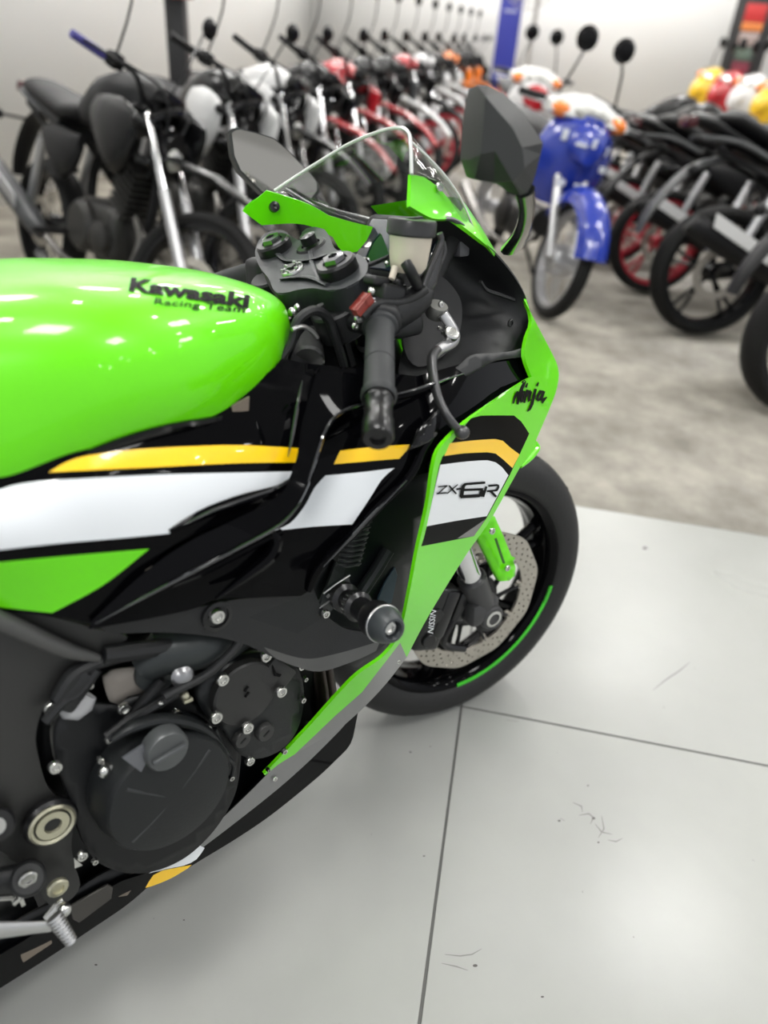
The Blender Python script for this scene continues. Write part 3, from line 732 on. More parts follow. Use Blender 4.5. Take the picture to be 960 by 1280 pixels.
# inner clip-on bar and left bar (mirrored through the steering axis)
mb=MB().m(MBLK); hb=steer(V(1.105,-.105,.875)); mb.cyl(gi,hb,.013); mb.cyl(hb-K*.02,hb+K*.02,.034,n=24,bev=.003); mb.build('clip_on_bar',BK)
def mir(p):
    q=Matrix.Rotation(-ST,3,K)@(Vector(p)-KO); q.y=-q.y; return Matrix.Rotation(ST,3,K)@q+KO
gi2,go2=mir(gi),mir(go); gd2=(go2-gi2).normalized()
mb=MB().m(RUB); mb.lathe(gi2,gd2,[(.0225,0),(.0175,.006),(.0175,L*.62),(.0205,L*.64),(.018,L*.68)],24); g2=mb.build('grip',BK,ang=40)
mb=MB().m(CAPB); mb.cyl(gi2+gd2*L*.68,go2,.0165); mb.build('bar_end_weight',g2)
mb=MB().m(MBLK); hb2=mir(hb); mb.cyl(gi2,hb2,.013); mb.cyl(hb2-K*.02,hb2+K*.02,.034,n=24,bev=.003)
mb.box(gi2.lerp(hb2,.35),(.06,.05,.055),bev=.012,seg=3); mb.build('clip_on_bar',BK)
mb=MB().m(CAPB); p=gi2.lerp(hb2,.5); mb.tube([p+V(.03,0,0),p+V(.06,.02,0),p+V(.06,.10,-.01),p+V(.03,.20,-.03)],[.009,.008,.006,.005],8,4,flat=.6); mb.build('clutch_lever',BK)
# throttle housing: swept body traced round the bar
mb=MB().m(MBLK)
def Y(u,v,y): return U(u,v,y)
def blob(secs,n=16,name=None):
    rings=[]
    P=[U(u,v,y) for u,v,y,ru,rv in secs]
    for i,(u,v,y,ra,rb) in enumerate(secs):
        t=(P[min(i+1,len(P)-1)]-P[max(i-1,0)]).normalized(); x,yv,_=basis(t,(0,0,1))
        rings.append([P[i]+x*ra*math.cos(2*PI*k/n)+yv*rb*math.sin(2*PI*k/n) for k in range(n)])
    return rings
mb.loft(blob([(449,404,-.16,.008,.008),(458,398,-.165,.018,.016),(474,396,-.17,.024,.020),(494,393,-.172,.024,.020),(515,383,-.172,.021,.017),(530,373,-.172,.016,.013),(538,368,-.172,.006,.006)],20))
mb.ball(U(476,402,-.175),.026,20,(1,1,.9)); mb.box(U(505,410,-.165),(.05,.03,.03),bev=.010,seg=3)
mb.lathe(gi-gd*.018,gd,[(.020,0),(.026,.004),(.0265,.012),(.024,.016),(.018,.017)],28)
mb.tube([U(u,v,-.185) for u,v in [(452,400),(466,386),(480,382),(500,382),(520,374),(532,366)]],.0055,8,4)
th=mb.build('throttle_housing',BK,ang=50)
bolt(447,402,-.178,.0055,th,STEEL,.004); bolt(443,412,-.172,.0045,th,STEEL,.004)
# switch pod with red kill switch and icons
xa=(U(500,370,-.17)-U(470,366,-.17)).normalized(); za=(U(480,350,-.17)-U(480,375,-.17)).normalized(); ya=za.cross(xa).normalized(); za=xa.cross(ya)
mb=MB().m(MBLK); mb.box(U(483,372,-.168),(.036,.034,.026),ax=(xa,ya,za),bev=.005,seg=3); mb.box(U(470,355,-.165),(.026,.024,.012),ax=(xa,ya,za),bev=.004); sp=mb.build('switch_pod',BK,ang=50)
mb=MB().m(mat('kill_red',(.22,.035,.025),.45)); xb=(U(461,376,-.18)-U(445,394,-.18)).normalized(); yb=V(0,-1,0); zb=xb.cross(yb).normalized(); yb=zb.cross(xb)
mb.box(U(451,386,-.183),(.019,.010,.009),ax=(xb,yb,zb),bev=.0025,seg=2); mb.box(U(458,378,-.184),(.006,.011,.010),ax=(xb,yb,zb),bev=.002); mb.build('kill_switch',sp)
mb=MB().m(STEEL); mb.ball(U(464,368,-.186),.0045,12); mb.m(WHT); mb.box(U(467,381,-.1875),(.005,.001,.002),ax=(xa,ya,za)); mb.box(U(467,377,-.1875),(.0035,.001,.0012),ax=(xa,ya,za)); mb.build('switch_icon',sp)
bolt(490,388,-.186,.004,sp,MT['black_bolt'],.003)
# master cylinder, lever, adjuster
mb=MB().m(mat('lever_dark',(.07,.07,.072),.35,.6))
mb.loft(blob([(518,372,-.165,.008,.008),(526,366,-.168,.014,.012),(536,352,-.17,.013,.010),(545,330,-.172,.007,.006),(551,312,-.175,.004,.004)],16))
mb.tube([U(u,v,-.18) for u,v in [(529,362),(537,340),(545,322),(551,306),(549,296)]],.004,8,4); mb.tube([U(u,v,-.165) for u,v in [(538,368),(544,350),(549,335),(555,320),(553,306)]],.0035,8,4)
mb.m(mat('pivot_grey',(.14,.14,.13),.45,.5)); pv=U(548,394,-.175); mb.lathe(pv+V(0,.008,-.006),(0,-.45,.9),[(0,0),(.013,0),(.0145,.003),(.0145,.014),(.013,.017),(0,.017)],24)
mc=mb.build('master_cylinder',BK,ang=50); bolt(550,384,-.188,.0042,mc,STEEL,.003)
mb=MB().m(mat('lever_silver',(.42,.42,.43),.3,.8))
mb.tube([U(u,v,y) for u,v,y in [(553,396,-.185),(560,406,-.19),(566,418,-.195),(567,427,-.20),(560,434,-.205),(549,440,-.21),(542,447,-.215)]],[.008,.008,.009,.0085,.008,.007,.0065],12,5,flat=.7)
mb.m(MT['lever_dark'])
mb.tube([U(u,v,y) for u,v,y in [(546,441,-.213),(540,450,-.218),(540,466,-.228),(543,485,-.24),(548,503,-.25),(556,520,-.262),(566,534,-.272),(574,541,-.278)]],[.006,.0062,.006,.0056,.0054,.0054,.0052,.005],12,5,flat=1.25)
mb.ball(U(577,544,-.281),.0098,18,(1,1,.9))
lv=mb.build('brake_lever',BK,ang=60)
mb=MB().m(STEEL); q=U(562,424,-.203); mb.lathe(q,(0,-.6,.8),[(0,0),(.010,0),(.0105,.002),(.0105,.006),(.009,.008),(0,.008)],20); mb.build('lever_adjuster',lv)
for u,v in ((553,420),(556,412),(548,414)): bolt(u,v,-.19,.003,mc,STEEL,.004)
# reservoir
up=V(.10,-.05,.97).normalized()
rc=U(509,344,-.165)
mb=MB().m(PLST); mb.lathe(rc,up,[(0,0),(.018,0),(.0225,.006),(.0235,.012),(.0245,.018),(.0265,.042),(.0265,.046),(0,.046)],32)
mb.cyl(U(494,338,-.175),U(489,353,-.178),.0045,.004,12); rs=mb.build('brake_fluid_reservoir',BK,ang=40)
mb=MB().m(mat('cap_black',(.022,.022,.023),.35,0,.2)); mb.lathe(rc+up*.043,up,[(.0285,0),(.0305,.002),(.0305,.016),(.029,.019),(.020,.020),(.017,.018),(0,.018)],36); mb.box(rc+up*.063,(.030,.006,.003),bev=.001); mb.build('reservoir_cap',rs)
mb=MB().m(MBLK); mb.tube([U(u,v,y) for u,v,y in [(507,333,-.19),(512,342,-.195),(519,356,-.185),(522,366,-.175)]],.0072,12,5)
mb.tube([U(u,v,y) for u,v,y in [(458,336,-.12),(472,331,-.13),(486,325,-.15)]],.003,8,4)
mb.tube([U(u,v,y) for u,v,y in [(484,358,-.15),(491,350,-.16),(497,345,-.165)]],.003,8,4)
mb.ball(U(497,358,-.165),.007); mb.box(U(499,366,-.165),(.018,.015,.012),bev=.004); mb.build('brake_hose',BK)
mb=MB().m(STEEL); mb.ball(U(483,333,-.15),.003); mb.box(U(505,365,-.17),(.006,.006,.004),bev=.001); mb.build('hose_clip',BK)
# instrument cluster between clamp and screen
mb=MB().m(MBLK); dx=V(.45,0,-.9).normalized(); dz=V(.9,0,.45)
c=V(1.285,0,.925); mb.box(c,(.03,.20,.105),ax=(V(.83,0,-.55),V(0,1,0),V(.55,0,.83)),bev=.012,seg=3); ic=mb.build('instrument_cluster',BK)
mb=MB().m(mat('dash_screen',(.012,.02,.032),.08,0,1)); mb.box(c+V(-.0125,0,.0083),(.005,.165,.08),ax=(V(.83,0,-.55),V(0,1,0),V(.55,0,.83)),bev=.003); mb.build('cluster_screen',ic)
# head: airbox black mass, frame head and cables below clamp
mb=MB().m(ENGD)
mb.box(V(1.06,0,.74),(.16,.16,.16),bev=.03,seg=3); mb.box(V(1.17,0,.60),(.24,.20,.18),bev=.03,seg=3)
mb.build('air_box',BK)
mb=MB().m(MBLK)
mb.tube([U(u,v,-.13) for u,v in [(352,452),(364,432),(372,405),(392,392),(410,402),(420,430),(430,462)]],[.004,.005,.006,.006,.006,.006,.005],8,4)
mb.tube([U(u,v,-.115) for u,v in [(400,385),(410,410),(425,440),(433,470)]],.005,8,4); mb.tube([U(u,v,-.11) for u,v in [(440,390),(430,420),(440,460)]],.006,8,4)
mb.m(ALU); mb.tube([U(u,v,-.135) for u,v in [(365,416),(378,412),(390,418),(397,426)]],.0028,8,4); mb.build('control_cable',BK)
G_out=[(345,440),(365,400),(400,392),(430,400),(470,440),(500,470),(440,482),(352,470)]
patch(G_out,[(345,440,-.09),(430,400,-.06),(500,470,-.10),(352,470,-.11)],ENGD,th=.004).build('inner_shroud',BK,ang=50)
mb=MB().m(GRY); mb.cyl(U(385,455,-.10),U(385,420,-.05),.022,.020,20,bev=.003); mb.m(STEEL); mb.ball(U(366,394,-.07),.007); mb.ball(U(372,388,-.075),.005); mb.build('cable_boot',BK)
# gap parts between tank and duct: black tube, and a reflection painted as a tan plate
mb=MB().m(TAN); mb.prism([U(u,v,-.186) for u,v in [(290,512),(312,500),(310,536),(294,538)]],(0,.003,0)); mb.m(BLK)
mb.tube([U(u,v,-.19) for u,v in [(250,545),(300,540),(340,532),(362,512)]],.004,6,4); mb.build('gap_tube_reflection',BK)
# ---- frame, engine --------------------------------------------------------------
fr=[(-80,758,1),(0,766),(66,775),(120,790,1),(160,800),(132,818),(90,850),(58,884),(46,918),(48,945),(60,985),(84,1012),(92,1035),(90,1060),(96,1090),(101,1108),(92,1124),(70,1136),(56,1126),(46,1104),(30,1086),(14,1078),(0,1066),(-80,1050,1)]
frc=[(-80,760,-.150),(60,775,-.165),(150,800,-.175),(50,900,-.160),(60,985,-.158),(90,1060,-.156),(75,1130,-.156),(0,1060,-.15),(-80,1050,-.145),(0,900,-.165),(20,980,-.165)]
fp=patch(fr,frc,CHAR,th=.016,grid=12); frm=fp.mirror(); fro=fp.build('main_frame',BK,ang=55); frm.build('main_frame',BK,ang=55)
mb=MB().m(mat('frame_rail_grey',(.07,.07,.068),.4,.2)); mb.tube([U(u,v,-.178) for u,v in [(-60,752),(0,779),(40,797),(84,816),(124,826)]],[.010,.010,.010,.009,.005],12,4); mb.build('frame_rib',fro)
SPo=[(112,782,1),(180,772),(240,764),(300,752),(360,748),(392,738,1),(398,755),(408,772),(430,788),(458,794),(484,806,1),(470,816),(440,830),(400,842),(370,836),(340,824),(305,808),(260,798),(200,794),(140,796,1)]
SPc=[(112,782,-.195),(240,764,-.205),(392,738,-.215),(430,788,-.215),(484,806,-.235),(400,842,-.222),(305,808,-.212),(140,796,-.19)]
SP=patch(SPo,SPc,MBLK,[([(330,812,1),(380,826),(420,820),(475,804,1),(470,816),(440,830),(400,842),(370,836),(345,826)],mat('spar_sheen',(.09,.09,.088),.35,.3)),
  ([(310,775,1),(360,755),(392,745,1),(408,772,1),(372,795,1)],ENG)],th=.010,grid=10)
sm2=SP.mirror(); spo=SP.build('frame_spar',BK,ang=55); sm2.build('frame_spar',BK,ang=55)
mb=MB().m(CAPB); mb.lathe(U(271,773,-.208),(0,-1,0),[(0,0),(.019,0),(.019,.003),(.014,.004),(.014,.001),(0,.001)],24); mb.build('bolt_recess',spo)
bolt(270,772,-.212,.0095,spo,STEEL,.007)
# engine backing block (behind all the covers)
EB=[(45,800,1),(120,790),(300,785),(400,832),(412,850,1),(410,900),(402,935),(330,990),(300,1015),(240,1065),(190,1095),(120,1120),(70,1135),(40,1060),(45,900)]
mb_=patch(EB,[(45,800,-.10),(300,785,-.12),(412,850,-.12),(402,935,-.12),(240,1065,-.13),(70,1135,-.12),(45,900,-.10),(200,950,-.125)],ENGD,th=.05,grid=14)
eng=mb_.build('engine_block',BK,ang=None)
# tan plate added in place of the floor seen through the engine gap
patch([(130,850),(140,842),(170,838),(186,842),(186,866),(160,874),(150,884),(138,880)],[(130,850,-.168),(186,842,-.168),(150,884,-.168)],mat('tan_gap',(.20,.18,.16),.5),th=.004).build('floor_gap_plate',eng,ang=None)
# clutch case flange
FL=[(70,925),(78,900),(100,884),(140,884),(172,872),(214,862),(250,884),(284,905),(300,930),(300,965),(292,1000),(268,1040),(232,1074),(190,1092),(150,1092),(116,1074),(100,1040),(88,1000),(74,960)]
patch(FL,[(70,925,-.165),(214,862,-.165),(300,930,-.170),(190,1092,-.175),(200,970,-.17)],ENGD,th=.02,grid=12).build('clutch_case',eng,ang=None)
cc=U(198,972,-.178); cr_=abs((U(122,985,-.20)-U(206,985,-.20)).x)*1.0
mb=MB().m(ENG); R_=.0815
mb.lathe(cc,(0,-1,0),[(R_*1.04,-.01),(R_*1.04,.012),(R_,.018),(R_*.985,.034),(R_*.93,.041),(R_*.80,.043),(R_*.5,.046),(0,.048)],64)
cv=mb.build('clutch_cover',eng,ang=40)
mb=MB().m(mat('cover_rib',(.036,.038,.04),.38,.3))
def onc(a,r,h=.046): return cc+V(r*R_*math.cos(a),-h,r*R_*math.sin(a))
for a in (0.62,2.4,3.7): mb.tube([onc(a,.12,.047),onc(a,.45,.0455),onc(a,.82,.0425)],[.001,.002,.0025],6,3,flat=.5)
mb.build('cover_rib',cv)
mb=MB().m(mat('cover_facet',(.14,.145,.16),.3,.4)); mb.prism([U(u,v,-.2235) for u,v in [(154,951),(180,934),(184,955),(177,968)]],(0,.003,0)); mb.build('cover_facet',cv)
mb=MB().m(mat('filler_grey',(.085,.09,.092),.35,.3)); oc=U(207,938,-.224); mb.lathe(oc,(0,-1,0),[(.026,-.01),(.026,.006),(.024,.009),(0,.009)],36); mb.m(mat('cap_bar',(.09,.095,.1),.3,.4))
bx_=(U(229,925,-.23)-U(194,945,-.23)).normalized(); mb.box(oc+V(0,-.012,0),(.042,.006,.006),ax=(bx_,V(0,1,0),bx_.cross(V(0,1,0))),bev=.002); mb.build('oil_filler_cap',cv)
# smooth raised band over the clutch cover
mb=MB().m(ENG); mb.tube([U(u,v,-.205) for u,v in [(140,928),(165,912),(200,902),(236,906),(262,920),(284,945)]],[.004,.008,.009,.009,.008,.005],10,5,flat=.8); mb.build('case_rim',eng)
# pickup cover
PK=[(246,869),(254,854),(268,842),(284,832),(302,826),(322,820),(343,821),(360,827),(371,836),(378,853),(380,872),(378,893),(372,914),(360,932),(346,943),(328,950),(310,950),(294,940),(281,918),(262,902),(250,886)]
pko=patch(PK,[(246,869,-.185),(322,820,-.185),(380,872,-.180),(310,950,-.188),(310,880,-.197),(340,860,-.195)],ENG,th=.03,grid=11).build('pickup_cover',eng,ang=None)
mb=MB().m(mat('pickup_plate',(.024,.024,.0235),.45,.2)); pc=U(306,869,-.197); mb.lathe(pc,(0,-1,0),[(.046,-.008),(.0455,.003),(.043,.005),(.015,.006),(0,.006)],48,sx=1.0); 
mb.box(U(345,846,-.197),(.04,.012,.05),ax=(V(.8,0,.6),V(0,1,0),V(-.6,0,.8)),bev=.005); mb.build('pickup_plate',pko)
mb=MB().m(BLK); mb.box(U(308,864,-.2045),(.008,.001,.003),ax=(V(.8,0,.6),V(0,1,0),V(-.6,0,.8))); mb.box(U(309,871,-.2045),(.008,.001,.003),ax=(V(.8,0,.6),V(0,1,0),V(-.6,0,.8))); mb.build('cast_mark',pko)
for u,v,r in ((302,926,.0125),(331,917,.0135)):
    mb=MB().m(mat('plug_grey',(.045,.045,.044),.4,.4)); c=U(u,v,-.196); mb.lathe(c,(0,-1,0),[(r,-.012),(r,.002),(r*.85,.005),(0,.005)],24); mb.m(ENGD); mb.box(c+V(0,-.0052,0),(r*.8,.0012,.0025),ax=(V(.85,0,.5),V(0,1,0),V(-.5,0,.85))); mb.build('inspection_plug',pko)
mb=MB().m(BLK); mb.prism([U(u,v,-.206) for u,v in [(341,834),(346,845),(352,846),(350,849),(343,848)]],(0,.002,0)); mb.build('cast_notch',pko)
for u,v,y,r in [(331,822,-.200,.0082),(277,851,-.205,.0086),(350,866,-.207,.0084),(269,898,-.205,.0086),(308,911,-.207,.0086),(257,912,-.19,.0068),(375,834,-.188,.0062),(377,876,-.186,.0045),(311,952,-.196,.0070),(354,940,-.190,.0045),(288,973,-.186,.004),(219,895,-.186,.0078),(380,850,-.185,.0035),(383,906,-.180,.0032),(334,963,-.178,.003)]:
    bolt(u,v,y,r,eng)
for u,v,y,r in [(64,887,-.172,.0085),(69,960,-.176,.0078),(155,888,-.176,.0080),(200,882,-.176,.004),(112,858,-.165,.0038),(135,926,-.178,.0045),(125,951,-.178,.0042),(125,976,-.178,.0042),(102,1070,-.180,.0070),(118,1077,-.178,.004)]:
    bolt(u,v,y,r,eng)
mb=MB().m(STEEL); mb.tube([U(u,v,-.19) for u,v in [(128,972),(135,963),(145,960)]],[.006,.008,.005],10,3); mb.ball(U(131,966,-.195),.007); mb.build('clutch_arm_pin',eng); mb=MB().m(STEEL); mb.prism([U(u,v,-.172) for u,v in [(93,1075),(104,1084),(94,1088)]],(0,.003,0)); mb.build('case_tab',eng)
# grey bottle, hoses and sensors behind
mb=MB().m(GREYP); mb.loft(blob([(78,884,-.165,.007,.005),(86,888,-.165,.013,.010),(96,888,-.165,.015,.012),(106,882,-.165,.013,.010),(113,872,-.165,.008,.008)],16)); mb.build('overflow_bottle',eng)
mb=MB().m(MBLK); mb.box(U(92,862,-.17),(.05,.03,.025),ax=(V(.75,0,.66),V(0,1,0),V(-.66,0,.75)),bev=.006); mb.tube([U(u,v,-.175) for u,v in [(72,878),(90,850),(110,836),(150,822),(190,815)]],[.008,.010,.008,.009,.010],10,4)
mb.tube([U(u,v,-.18) for u,v in [(130,822),(160,818),(200,812),(215,808)]],[.010,.011,.011,.009],10,4)
mb.tube([U(u,v,-.18) for u,v in [(58,905),(80,880),(100,868),(122,840)]],.006,8,4)
mb.box(U(184,876,-.180),(.055,.012,.013),ax=(V(.82,0,.57),V(0,1,0),V(-.57,0,.82)),bev=.004)
mb.tube([U(u,v,-.19) for u,v in [(134,925),(160,905),(180,893),(206,878),(222,868)]],.0065,8,4); mb.build('wiring_loom',eng)
mb=MB().m(mat('starter_dark',(.03,.035,.036),.4,.3)); mb.loft(blob([(180,835,-.16,.02,.02),(200,820,-.17,.028,.025),(240,812,-.175,.03,.026),(285,806,-.172,.024,.022),(305,800,-.165,.015,.015)],20)); mb.lathe(U(196,838,-.165),(0,-1,0),[(0,0),(.03,0),(.028,.008),(0,.01)],28); mb.build('starter_motor',eng)
mb=MB().m(mat('sensor_metal',(.30,.30,.31),.3,.9)); mb.lathe(U(228,848,-.195),(-.2,-1,.2),[(0,0),(.013,0),(.0135,.003),(.010,.006),(.011,.008),(.007,.011),(0,.012)],24); mb.build('oil_sensor',eng)
mb=MB().m(BEI); mb.ball(U(231,872,-.19),.006); mb.box(U(235,878,-.19),(.012,.006,.005),bev=.001); mb.m(STEEL); mb.ball(U(218,868,-.195),.0045); mb.ball(U(201,882,-.195),.0035); mb.build('sensor_terminal',eng)
mb=MB().m(MBLK); mb.tube([U(u,v,-.205) for u,v in [(304,798),(292,815),(275,832),(255,848),(228,862),(205,874)]],.0058,10,5); mb.build('coolant_hose',eng)
mb=MB().m(ENG); mb.tube([U(u,v,-.19) for u,v in [(268,914),(276,935),(283,948),(292,958),(290,972)]],[.004,.005,.004,.003,.003],8,4); mb.build('case_web',eng)
mb=MB().m(mat('header_pipe_brown',(.05,.04,.035),.3,.8))
for u0 in (398,407): mb.tube([U(u0-4,828,-.11),U(u0,850,-.115),U(u0+3,880,-.12),U(u0-8,905,-.11),U(u0-70,960,-.09)],.014,12,4)
mb.build('header_pipe',BK)
# swingarm pivot ring, plate bolts
mb=MB().m(CAPB); c=U(63,1027,-.163); mb.lathe(c,(0,-1,0),[(0,0),(.031,0),(.031,.006),(.028,.010),(0,.008)],36); mb.m(BEI); mb.lathe(c+V(0,-.007,0),(0,-1,0),[(.0265,0),(.0265,.004),(.024,.006),(.021,.004),(.020,0),(.0185,0),(.0185,.005),(.010,.005),(.009,.001),(0,.001)],36)
mb.build('swingarm_pivot',BK)
bolt(72,1110,-.176,.0125,fro,BEI,.006)
mb=MB().m(MBLK); mb.loft(blob([(-60,1112,-.17,.014,.01),(0,1103,-.17,.016,.012),(34,1100,-.172,.020,.014),(46,1106,-.17,.012,.01)],14)); mb.cyl(U(35,1100,-.165),U(36,1101,-.19),.021,.019,20,bev=.003); rl=mb.build('footpeg_hanger',BK)
bolt(35,1100,-.190,.0105,rl,STEEL,.005)
mb=MB().m(CAPB); mb.cyl(U(-2,1034,-.15),U(-2,1034,-.185),.018,n=20,bev=.003); mb.m(STEEL); mb.cyl(U(-3,1036,-.18),U(-3,1036,-.190),.009); mb.build('linkage_bolt',BK)
mb=MB().m(STEEL); mb.box(U(26,1124,-.18),(.02,.006,.006),ax=(V(.9,0,.3),V(0,1,0),V(-.3,0,.9)),bev=.001); mb.box(U(27,1126,-.18),(.005,.006,.02),bev=.001); mb.tube([U(u,v,-.178) for u,v in [(-40,1128),(0,1124),(16,1123)]],.004,8,3); mb.build('brake_light_switch',BK)
# rear brake pedal
mb=MB().m(ALU); mb.tube([U(u,v,-.235) for u,v in [(-60,1166),(0,1165),(40,1162),(66,1160)]],[.0105,.0095,.0075,.0065],14,3,flat=.6)
bp_=mb.build('brake_pedal',BK)
mb=MB().m(ALU); a,b=U(68,1148,-.235),U(91,1181,-.255); d=(b-a); n_=9
pr=[]
for i in range(n_): 
    h=d.length*i/n_; r=.0095-.003*i/n_; pr+= [(r,h),(r,h+d.length/n_*.5),(r*.72,h+d.length/n_*.55),(r*.72,h+d.length/n_*.95)]
mb.lathe(a,d,[(0,0)]+pr+[(0,d.length)],20); mb.build('pedal_tip',bp_)
mb=MB().m(STEEL); mb.ball(U(81,1139,-.20),.0085,14); mb.tube([U(u,v,-.19) for u,v in [(58,1150),(70,1136),(80,1128)]],.004,8,3); mb.build('pedal_stop',bp_)
# ---- air opening: radiator and dark liner
RO=[(378,752,1),(388,718),(420,672),(466,626),(520,596),(560,560,1),(548,600),(534,650),(522,700),(512,745),(504,780),(496,806),(474,826),(452,842),(436,836),(418,812),(408,800)]
patch(RO,[(400,745,-.14),(560,560,-.16),(496,806,-.15),(424,852,-.13)],mat('duct_dark',(.005,.008,.009),.4,0,.2),th=.004).build('radiator_shroud',BK,ang=None)
mb=MB().m(mat('hose_ribs',(.012,.015,.015),.4))
mb.tube([U(445,650,-.165),U(440,675,-.168),U(432,705,-.17)],.020,14,6)
for i in range(9):
    t=i/8; u=449-14*t; v=656+52*t; mb.tube([U(u-14,v+1,-.190),U(u,v+3,-.196),U(u+15,v-1,-.190)],.0022,6,3)
mb.build('radiator_hose',BK)
mb=MB().m(BLUEG); mb.prism([U(u,v,-.158) for u,v in [(472,752),(482,730),(494,712),(497,722),(490,756),(476,764)]],(0,.004,0),bev=.001); mb.build('radiator_tank',BK)
mb=MB().m(mat('liner_grey',(.02,.024,.025),.4)); mb.prism([U(u,v,-.155) for u,v in [(405,745),(422,700),(436,690),(428,730),(412,758)]],(0,.004,0)); mb.tube([U(u,v,-.16) for u,v in [(450,745),(470,715),(485,690)]],.010,10,4); mb.build('radiator_bracket',BK)
# lower green/silver inner ear behind the fairing gap
patch([(404,888,1),(414,878),(430,868),(425,880),(410,900,1)],[(404,888,-.15),(430,868,-.15),(410,900,-.15)],GREEN,th=.003,grid=6).build('fairing_tab',BK,ang=None)
# ---- crash slider
sb=U(428,748,-.215); se=U(494,793,-.345)
sd=(se-sb); Ls=sd.length
mb=MB().m(CAPB)
mb.lathe(sb,sd,[(0,0),(.020,0),(.020,.010),(.014,.014),(.013,.028),(.019,.031),(.020,.044),(.015,.048),(.015,Ls-.058),(.021,Ls-.054),(.0235,Ls-.046),(.0235,Ls-.03)],36)
sl=mb.build('crash_slider',BK,ang=35)
mb=MB().m(ALU); mb.lathe(sb+sd.normalized()*(Ls-.030),sd,[(.0232,0),(.0242,.001),(.0242,.003),(.0232,.004)],40)
mb.m(mat('slider_end',(.035,.04,.044),.38,0)); mb.lathe(sb+sd.normalized()*(Ls-.026),sd,[(.0232,0),(.0225,.006),(.0165,.020),(.0145,.022),(.0115,.022),(.0105,.010),(0,.010)],40); mb.build('slider_cap',sl)
mb=MB().m(STEEL); mb.lathe(sb+sd.normalized()*(Ls-.014),sd,[(.009,0),(.0085,.003),(.005,.003),(.0045,0),(0,0)],6); mb.build('slider_bolt',sl); mb=MB().m(STEEL)
for k in range(5):
    x,y,z=basis(sd,(0,0,1)); a=.5+k*.32; mb.box(sb+sd.normalized()*.0375+(x*math.cos(a)+y*math.sin(a))*.0195,(.003,.006,.002),ax=(x,z,y))
mb.build('slider_knurl',sl)
mb=MB().m(MT['liner_grey']); mb.prism([U(u,v,-.205) for u,v in [(399,760),(408,740),(436,722),(440,742),(420,758),(410,772)]],(0,.006,0),bev=.001)
mb.m(ALU); mb.tube([U(u,v,-.213) for u,v in [(399,763),(418,750),(437,738)]],.0012,6,1); mb.tube([U(u,v,-.213) for u,v in [(404,745),(420,733),(437,722)]],.0012,6,1)
sbk=mb.build('slider_bracket',BK); bolt(405,769,-.215,.006,sbk,STEEL,.006); bolt(451,753,-.225,.0042,sbk,STEEL,.004)
for k,(a,b) in enumerate(((410,748),(416,744),(422,741),(428,737))): 
    m_=MB().m(mat('engraving',(.14,.14,.14),.5)); m_.box(U(a,b,-.2135),(.005,.001,.0045),ax=(V(.85,0,.5),V(0,1,0),V(-.5,0,.85))); m_.build('engraved_mark',sbk)
# ---- belly pan
BO=[(336,968,1),(380,930),(430,886),(452,866,1),(445,905),(438,932),(420,952),(392,978),(340,1020),(296,1050),(250,1078),(214,1100),(184,1112,1),(158,1134),(120,1160),(60,1200),(0,1238),(-80,1290,1),(-80,1240,1),(0,1196),(60,1160),(110,1130),(150,1105),(190,1090),(240,1056),(290,1012)]
BC=[(336,968,-.168),(452,866,-.18),(438,932,-.168),(392,978,-.160),(296,1050,-.152),(184,1112,-.150),(60,1200,-.145),(-80,1290,-.14),(-80,1240,-.15),(60,1160,-.155),(190,1090,-.158),(290,1012,-.160)]
BRG=[([(452,866,1),(430,886),(380,930),(336,968,1),(300,1004),(250,1050),(205,1082),(190,1092,1),(214,1088),(250,1064),(300,1026),(350,986),(390,950),(425,915,1),(444,893,1)],SIL),
 ([(186,1094,1),(205,1082),(238,1058),(256,1062,1),(246,1076),(230,1084),(208,1088,1)],WHT),
 ([(182,1112,1),(192,1096),(204,1090,1),(240,1083,1),(222,1098),(200,1107)],YEL)]
bpn=patch(BO,BC,BLK,BRG,th=.005,grid=10); bpm=bpn.mirror(); bpo=bpn.build('belly_pan',BK,ang=55); bpm.build('belly_pan',BK,ang=55)
bolt(343,975,-.168,.0042,bpo,STEEL,.003); bolt(497,829,-.206,.004,eo,STEEL,.003)
# pan underside joining the two halves
rows=[]
for u,v,y in [(438,932,-.168),(392,978,-.16),(296,1050,-.152),(184,1112,-.15),(60,1200,-.145),(-80,1290,-.14)]:
    p=U(u,v,y); rows.append([V(p.x,p.y*.97*(1-2*i/8),p.z+.004-.02*math.sin(PI*i/8)) for i in range(9)])
mb=MB().m(MBLK); mb.loft(rows,closed=False); mb.build('pan_floor',bpo,ang=None)
# dark rear pocket in the pan: inner plate and exhaust
patch([(30,1150),(88,1120),(120,1100),(150,1086),(186,1088),(186,1098),(160,1118),(120,1150),(70,1186),(10,1222),(-40,1250),(-40,1200)],[(30,1150,-.14),(186,1088,-.15),(-40,1250,-.13),(120,1150,-.145)],ENGD,th=.004,grid=12).build('exhaust_cover',BK,ang=None)
mb=MB().m(mat('collector_grey',(.075,.07,.065),.4,.6)); mb.prism([U(u,v,-.158) for u,v in [(88,1136),(136,1108),(142,1112),(140,1126),(100,1156),(92,1152)]],(0,.004,0),bev=.001)
mb.build('exhaust_collector',BK); mb=MB().m(TAN); mb.prism([U(u,v,-.152) for u,v in [(148,1104),(176,1092),(176,1100),(160,1122),(148,1124),(144,1116)]],(0,.004,0),bev=.001); mb.build('exhaust_heat_shield',BK); mb=MB().m(TAN); mb.prism([U(u,v,-.15) for u,v in [(24,1192),(66,1170),(66,1182),(30,1206)]],(0,.004,0),bev=.001); mb.build('exhaust_heat_shield',BK)
